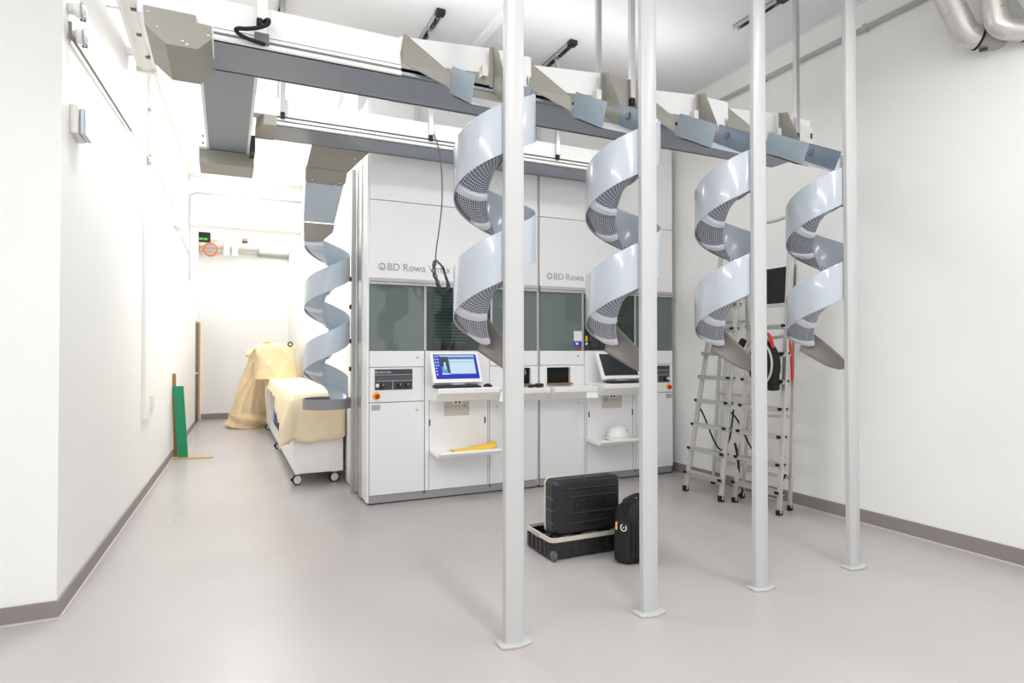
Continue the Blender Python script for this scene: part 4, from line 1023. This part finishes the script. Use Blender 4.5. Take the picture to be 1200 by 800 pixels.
MB().box(-0.70, -0.62, 2.6, 6.28, 3.985, 4.0).build('cover_strip', M['offwhite'], tk, bevel=0.002)
for y, sx in ((5.15,-0.63),(5.55,-0.64),(5.95,-0.62)): MB().box(sx-0.02, sx+0.015, y, y+0.04, 3.978, 3.99).build('clip', M['panel'], tk, bevel=0.002)
MB().box(-0.745, -0.57, 6.26, 6.31, 3.97, 4.17).build('end_cap', M['offwhite'], tk, bevel=0.006)
for y in (4.0, 5.3, 6.1): MB().box(xl(y) if y > 4.2 else -0.80, -0.735, y, y+0.04, 4.04, 4.10).build('wall_arm', M['white2'], tk, bevel=0.002)
wp = thing('wall_trunking', (xl(7.3)+0.02, 7.35, 0.8), 'flat white cable trunking running down the left wall behind the corner', 'trunking')
m = MB(); slant(m, 7.1, 7.62, 0.80, 3.36, 0, 0.035); m.build('cover', M['wall'], wp, bevel=0.004)
m = MB(); slant(m, 7.42, 7.62, 0.88, 1.02, 0.035, 0.05); m.build('outlet', M['offwhite'], wp, bevel=0.004)
def jbox(y, z, label):
    t = thing('junction_box', (xl(y)+0.03, y, z), label, 'junction box', 'round junction boxes along the left wall')
    MB().lathe([(0.05,0),(0.05,0.04),(0.04,0.05),(0.01,0.052)], (xl(y), y, z), (1,0,0), 20).build('cap', M['offwhite'], t, smooth=40)
    MB().tube([(xl(y)+0.045, y+0.042*math.cos(a), z+0.042*math.sin(a)) for a in [2*PI*k/20 for k in range(20)]], 0.006, 6, closed=True).build('ring', M['greypipe'], t, smooth=60)
    return t
jbox(8.15, 3.57, 'nearest round junction box on the left wall, below the vertical conduit')
jbox(10.6, 3.28, 'farther round junction box on the left wall, toward the corridor end')
o = MB().tube([(xl(8.2)+0.02,8.2,3.50),(xl(9.6)+0.02,9.6,3.46)], 0.009, 8).build('cable_conduit', M['greypipe'], smooth=50); tag(o, 'short grey conduit on the left wall after the nearest junction box', 'conduit')
o = MB().tube([(xl(10.7)+0.02,10.7,3.24),(xl(12.0)+0.02,12.0,3.16)], 0.010, 8).build('cable_conduit', M['greypipe'], smooth=50); tag(o, 'short grey conduit on the left wall near the corridor end', 'conduit')
m = MB(); slant(m, 9.75, 10.3, 3.25, 3.45, 0, 0.09); o = m.build('emergency_light', M['offwhite'], bevel=0.008); tag(o, 'white emergency light box on the left wall between the conduits', 'light')

# ------------------------------------------------------------------ corridor end
o = MB().tube(smoothpts([(xl(12)+0.03,11.97,2.7),(xl(12)+0.03,11.97,4.1),(xl(12)+0.05,11.97,4.24),(xl(12)+0.22,11.97,4.26),(1.24,11.97,4.26)],2), 0.014, 8).build('beam_conduit', M['greypipe'], smooth=60)
tag(o, 'thin grey conduit running across the white beam in the corridor', 'conduit')
o = MB().tube([(-0.50,11.977,3.70),(1.24,11.977,3.70)], 0.022, 10).build('beam_pipe', M['cream'], smooth=60); tag(o, 'cream pipe along the lower edge of the white corridor beam', 'pipe')
dv = thing('control_box', (-0.45, 14.4, 3.79), 'small black control box with a green display above the corridor end', 'control box')
MB().box(-0.57, -0.33, 14.40, 14.5, 3.79, 3.99).build('housing', M['black'], dv, bevel=0.01)
MB().box(-0.55, -0.47, 14.392, 14.40, 3.825, 3.865).build('display', M['led'], dv); MB().box(-0.455, -0.39, 14.392, 14.40, 3.825, 3.865).build('display', M['led'], dv)
MB().box(-0.50, -0.40, 14.50, 14.72, 3.85, 3.93).build('bracket', M['offwhite'], dv)
oc_ = MB()
for k in range(3): oc_.tube([(-0.33+(0.115+0.008*k)*math.cos(a), 14.35+0.02*k, 3.63+(0.125+0.008*k)*math.sin(a)) for a in [2*PI*i/28 for i in range(28)]], 0.010, 6, closed=True)
oc_.tube(smoothpts([(-0.44,14.36,3.63),(-0.53,14.4,3.70),(-0.55,14.4,3.56),(-0.58,14.5,3.50)],2), 0.010, 6)
o = oc_.build('orange_cable', M['orange'], smooth=60); tag(o, 'coil of orange cable hanging below the black control box', 'cable')
def bent(x, z, name, label):
    o = MB().tube(smoothpts([(-0.60,14.2,z),(x-0.12,14.2,z-0.01),(x-0.02,14.2,z-0.03),(x,14.2,z-0.12),(x,14.2,3.50)],3), 0.055, 12).build(name, M['white2'], smooth=60)
    return tag(o, label, 'pipe', 'white bent pipes above the corridor end')
bent(-0.02, 4.02, 'bent_pipe', 'inner of the two white bent pipes beside the orange cable')
bent(0.14, 4.10, 'bent_pipe', 'outer of the two white bent pipes, nearer the silver duct')
sd = thing('silver_duct', (0.3, 14.58, 3.6), 'fat pale silver duct running across the corridor end', 'duct')
MB().tube([(-0.55,14.56,3.75),(0.62,14.56,3.75)], 0.13, 20).build('tube', M['alufoil'], sd, smooth=60)
MB().tube([(0.62,14.56,3.75),(1.25,14.56,3.75)], 0.115, 20).build('sleeve', M['white2'], sd, smooth=60)
MB().tube([(0.58,14.56,3.75),(0.63,14.56,3.75)], 0.136, 20).build('collar', M['greypl'], sd, smooth=60)
MB().box(0.28, 0.40, 14.40, 14.5, 3.86, 3.92).build('strap_bracket', M['woodd'], sd)
o = MB().tube([(0.60,14.69,3.59),(1.25,14.69,3.585)], 0.022, 8).build('wall_pipe', M['greypipe'], smooth=60); tag(o, 'thin grey pipe below the silver duct on the corridor end wall', 'pipe')

# green board, wood pieces
gb = MB(); gb.plate([(-0.675,9.655,1.0),(-0.545,9.64,1.0),(-0.478,9.555,0.024),(-0.600,9.57,0.024)], 0.02)
o = gb.build('painted_board', M['green'], bevel=0.002); tag(o, 'green painted board leaning upright by the left wall', 'board')
wb = MB(); wb.prism([(-0.70,9.58),(-0.70,9.66),(-0.22,9.56),(-0.17,9.50),(-0.19,9.44)], 'z', 0, 0.02); o = wb.build('wood_plank', M['wood'], bevel=0.002); tag(o, 'short pale wood plank lying on the floor under the green board', 'plank')
wk = MB().beam((xl(9.75)+0.05,9.75,0.0),(xl(9.75)+0.018,9.77,1.17),0.05,0.02,up=(0,1,0)); o = wk.build('wood_batten', M['woodd'], bevel=0.002); tag(o, 'thin brown wood batten standing behind the green board', 'batten')

# ------------------------------------------------------------------ trolley with dust sheets
tr = thing('trolley', (0.93, 9.8, 0), 'long white wheeled trolley half covered by tan sheets along the corridor', 'trolley')
TX0, TX1, TY0, TY1 = 0.685, 1.205, 7.12, 12.45
def tb_(name, *a, m='white', parent=None, bevel=0.004): return MB().box(*a).build(name, M[m], parent or tr, bevel=bevel)
tb_('front_panel', TX0, TX1, TY0, TY0+0.02, 0.132, 0.99)
tb_('base_deck', TX0, TX1, TY0+0.02, TY1, 0.132, 0.19)
tb_('top_deck', TX0, TX1, TY0+0.02, TY1, 0.95, 0.99)
tb_('back_panel', TX1-0.02, TX1, TY0+0.02, TY1, 0.19, 0.95)
tb_('lower_side_panel', TX0, TX0+0.02, TY0+0.02, 9.3, 0.19, 0.80)
tb_('end_panel', TX0, TX1, TY1-0.02, TY1, 0.19, 0.95)
for y in (9.3, 11.2): tb_('divider', TX0+0.004, TX1-0.02, y, y+0.025, 0.19, 0.95)
tb_('lower_side_panel', TX0, TX0+0.02, 11.45, TY1-0.02, 0.19, 0.95)
tb_('side_sill', TX0, TX0+0.02, 9.325, 11.2, 0.19, 0.30)
def caster(x, y, sw):
    r_ = 0.058
    c = MB().lathe([(r_-0.006,-0.014),(r_,-0.010),(r_,0.010),(r_-0.006,0.014)], (x,y,r_), (0.35 if sw else 0.0,-1,0), 26).build('caster', M['rubber'], tr, smooth=40)
    MB().lathe([(r_-0.014,-0.018),(r_-0.012,-0.012),(r_-0.012,0.012),(r_-0.014,0.018)], (x,y,r_), (0.35 if sw else 0.0,-1,0), 26).build('wheel_disc', M['offwhite'], c, smooth=40)
    MB().box(x-0.025, x+0.025, y-0.03, y+0.03, 0.115, 0.132).build('fork', M['chrome'], c, bevel=0.003)
    MB().prism([(x-0.075,0.06),(x-0.055,0.085),(x-0.045,0.06),(x-0.055,0.045)], 'y', y-0.02, y+0.01).build('brake_lever', M['rubber'], c, bevel=0.003)
for x, y in ((TX0+0.03, TY0+0.06), (TX1-0.09, TY0+0.06), (TX0+0.03, 9.85), (TX0+0.03, 12.3), (TX1-0.09, 9.85), (TX1-0.09, 12.3)): caster(x, y, True)
# boxes in the open shelf
o = MB().box(0.70, 0.90, 10.35, 10.75, 0.19, 0.56).build('blue_crate', M['bluep'], bevel=0.01); tag(o, 'blue plastic crate inside the open side of the trolley', 'crate')
o = MB().box(0.70, 0.92, 9.75, 10.25, 0.19, 0.60).build('black_crate', M['black'], bevel=0.01); tag(o, 'black crate in the trolley nearest the dividing panel', 'crate')
o = MB().box(0.72, 0.86, 10.0, 10.2, 0.60, 0.70).build('red_tin', M['red'], bevel=0.01); tag(o, 'small red box on the black crate inside the trolley', 'box')

# dust sheet over the deck: top, left overhang and front overhang in one draped sheet
random.seed(5)
def hem_left(y):
    pts = [(7.1,0.53),(7.4,0.48),(8.4,0.45),(9.0,0.44),(9.25,0.30),(9.6,0.19),(10.4,0.15),(11.2,0.17),(12.0,0.12),(12.4,0.10)]
    for (a, da), (b_, db) in zip(pts, pts[1:]):
        if a <= y <= b_: return da + (db-da)*(y-a)/(b_-a)
    return 0.05
def wob(a, b_): return 0.012*math.sin(7.3*a+2.1*b_)+0.009*math.sin(13.1*a-5.7*b_+1.0)+0.006*math.sin(23*b_+3*a)
def drape_front(x):
    return 0.50 + 0.02*math.sin(9*x) + 0.015*math.sin(23*x+1)
sh = MB()
NY, NX, ND = 70, 16, 14
rows = []
def pt(a, b_):
    """a: across, 0 at left deck edge (negative hangs down); b_: along, 0 at front edge (negative hangs down)"""
    zt = 0.998; fx = TX0-0.012; fy = TY0-0.014
    if a >= 0 and b_ >= 0:
        return Vector((fx+a, fy+b_, zt + 0.008*abs(math.sin(3*b_+5*a)) + 0.5*abs(wob(b_*0.7,a*3))))
    if a < 0 and b_ >= 0:
        d = -a; k = min(1, d/0.15)
        return Vector((fx - 0.01 - k*(0.012+1.2*abs(wob(b_*2.2, 0.3))) - 0.03*d, fy+b_, zt-d))
    if b_ < 0 and a >= 0:
        d = -b_; k = min(1, d/0.15)
        return Vector((fx+a, fy - 0.01 - k*(0.012+1.5*abs(wob(a*5, 1.3)))-0.04*d, zt-d))
    da, db = -a, -b_; d = math.hypot(da, db)
    d = max(da, db)*0.75+0.25*d
    th = math.atan2(db, da); out = 0.03 + 0.16*math.sin(2*th)*min(1, d/0.3)
    return Vector((fx - out*math.cos(th)*1.0 - 0.01, fy - out*math.sin(th)*0.7 - 0.01, zt - d))
avals = lambda hem: [-hem*(1-i/8) for i in range(8)] + [TX1-TX0+0.02 if i == 10 else (TX1-TX0+0.02)*i/10 for i in range(11)]
bs = [-1+i/10 for i in range(10)] + [ (5.2)*i/56 for i in range(57)]
for b_ in bs:
    row = []
    hem = hem_left(TY0 + max(b_, 0))
    for a in avals(hem):
        bb = b_ * drape_front(TX0 + max(a,0)) if b_ < 0 else b_
        row.append(pt(a, bb))
    rows.append(row)
sh.grid(rows)
o = sh.build('dust_sheet', M['cloth2'], smooth=80, solid=0.005, offset=1); tag(o, 'cream dust sheet draped over the trolley top and its front end', 'dust sheet')
# second sheet over the raised block at the far end, sliding down to a heap on the floor
def ring(cx, cy, z, rx, ry, amp, k, ph, n=64, p=2.6):
    out = []
    for i in range(n+1):
        a = 2*PI*i/n; ca, sa = math.cos(a), math.sin(a)
        s = (abs(ca)**p+abs(sa)**p)**(-1/p)
        f_ = 1 + amp*(math.sin(k*a+ph)+0.6*math.sin((2*k+1)*a+1.7*ph)+0.4*math.sin((3*k+2)*a-ph))
        out.append(Vector((cx+rx*s*f_*ca, cy+ry*s*f_*sa, z)))
    return out
bk = MB()
key = [(0.80,11.75,1.000,0.350,0.55,5),(0.79,11.75,1.2,0.335,0.53,5),(0.78,11.76,1.42,0.33,0.52,5),(0.78,11.76,1.55,0.32,0.51,5),(0.78,11.78,1.60,0.29,0.47,4),(0.78,11.8,1.615,0.15,0.25,3),(0.78,11.8,1.62,0.01,0.01,2)]
rings = []
for (p, q) in zip(key, key[1:]):
    for i in range(5 + (1 if q is key[-1] else 0)):
        u = i/5; cx, cy, z, rx, ry, pw = (p[k]+(q[k]-p[k])*u for k in range(6))
        row = []
        for j in range(97):
            a = 2*PI*j/96; ca, sa = math.cos(a), math.sin(a)
            sq = (abs(ca)**pw+abs(sa)**pw)**(-1/pw)
            d_ = z - 1.0
            f_ = 1 + 0.05*(1-abs(math.sin(2.5*a + 5.5*d_ + 0.5)))**2 + 0.035*(1-abs(math.sin(4*a - 7*d_)))**2 - 0.015
            row.append(Vector((cx+rx*sq*f_*ca, cy+ry*sq*f_*sa, z)))
        row[-1] = row[0]
        rings.append(row)
bk.grid(rings)
ds = bk.build('dust_sheet', M['cloth'], smooth=70); tag(ds, 'tan dust sheet over the raised far end of the trolley, trailing to the floor', 'dust sheet')
hp = MB()
key = [(0.36,13.15,0.004,0.36,0.52),(0.37,13.1,0.06,0.37,0.50),(0.39,13.05,0.30,0.31,0.45),(0.43,12.98,0.70,0.25,0.40),(0.50,12.9,1.05,0.205,0.35),(0.56,12.7,1.35,0.175,0.32),(0.60,12.4,1.53,0.15,0.30),(0.62,12.2,1.62,0.06,0.15)]
rings = []
for (p, q) in zip(key, key[1:]):
    m_ = 6
    for i in range(m_ + (1 if q is key[-1] else 0)):
        u = i/m_; cx, cy, z, rx, ry = (p[k]+(q[k]-p[k])*u for k in range(5))
        row = []
        for j in range(97):
            a = 2*PI*j/96
            tw_ = a + 0.5*math.sin(2.3*z+0.4)
            f1 = abs(math.sin(3.5*tw_ + 0.9*z)); f2 = abs(math.sin(6.0*tw_ - 2.6*z + 1.0)); f3 = math.sin(11*tw_ + 7*z)
            amp = 0.18 if z > 0.25 else 0.18*(0.5+2*z)
            f_ = 1 + amp*(0.55*(1-f1)**1.3 + 0.35*(1-f2)**1.5 - 0.25) + 0.012*f3
            if 0.02 < z < 0.35: f_ += 0.05*math.sin(26*z + 2*a)
            row.append(Vector((cx+rx*f_*math.cos(a), cy+ry*f_*math.sin(a), z)))
        row[-1] = row[0]
        rings.append(row)
hp.grid(rings)
hp.build('trailing_fall', M['cloth'], ds, smooth=70)
tw = MB(); tw.tube(smoothpts([(0.45,11.9,1.52),(0.36,11.7,1.45),(0.33,11.6,1.40)],2), [0.02,0.03,0.04,0.045,0.05,0.05,0.045,0.04,0.03], 8); tw.tube(smoothpts([(0.74,11.6,1.60),(0.66,11.6,1.66),(0.58,11.6,1.64)],2), [0.03,0.03,0.03,0.035,0.04,0.04,0.035,0.03,0.02], 8)
tw.build('gathered_corner', M['cloth'], ds, smooth=70)
MB().tube([(1.0+0.035*math.cos(a), 11.28, 1.60+0.035*math.sin(a)) for a in [2*PI*k/18 for k in range(18)]], 0.012, 6, closed=True).build('tie_ring', M['black'], ds, smooth=60)

# ------------------------------------------------------------------ lights
W = bpy.data.worlds.new('World'); S.world = W; W.use_nodes = True
bg = W.node_tree.nodes['Background']; bg.inputs['Color'].default_value = (0.97,0.985,1.0,1); bg.inputs['Strength'].default_value = 0.61
def area(name, loc, sx, sy, power, up=False, col=(1,1,1)):
    l = bpy.data.lights.new(name, 'AREA'); l.shape = 'RECTANGLE'; l.size = sx; l.size_y = sy; l.energy = power; l.color = col
    o = bpy.data.objects.new(name, l); C.objects.link(o); o.location = loc; o.rotation_euler = (PI,0,0) if up else (0,0,0)
    return o
# added unseen up/down fill lights: in front of the posts, between the conveyors
for x, y, sx, sy, pd, pu in ((-1.2,0.6,0.25,3.0,30,11), (1.4,0.4,0.25,3.0,30,11), (3.5,0.6,0.25,3.0,20,9), (2.4,4.75,3.6,0.2,8,5)):
    z = 3.95 if y < 2 else 3.85
    area('fill_strip', (x, y, z), sx, sy, pd)
    area('fill_strip', (x, y, z+0.06), sx, sy, pu, up=True)
area('ceiling_fill', (-0.25, 4.95, CEIL-0.02), 0.3, 1.2, 18)  # unseen fill added to brighten the trolley front and corridor spiral
area('ceiling_fill', (0.25, 8.2, CEIL-0.02), 0.5, 2.4, 34)  # this and the next two: fill lights added to brighten the corridor
area('ceiling_fill', (0.3, 10.9, CEIL-0.02), 0.5, 1.6, 18)
area('ceiling_fill', (0.3, 13.4, CEIL-0.02), 0.5, 1.6, 18)

# ------------------------------------------------------------------ camera
cam = bpy.data.cameras.new('camera'); co_ = bpy.data.objects.new('camera', cam); C.objects.link(co_)
f_px = 715.0
cam.sensor_width = 36; cam.lens = f_px/1200*36; cam.clip_start = 0.05; cam.clip_end = 100
co_.location = (0, 0, 1.5)
co_.rotation_euler = (PI/2 + math.atan(10/f_px), 0, -math.atan(334/f_px))
S.camera = co_
S.view_settings.view_transform = 'Standard'; S.view_settings.look = 'None'; S.view_settings.gamma = 1.0
S.view_settings.use_curve_mapping = False
S.view_settings.exposure = 1.13
S.cycles.use_denoising = True
S.cycles.max_bounces = 10; S.cycles.diffuse_bounces = 6; S.cycles.transparent_max_bounces = 12
S.cycles.sample_clamp_indirect = 8
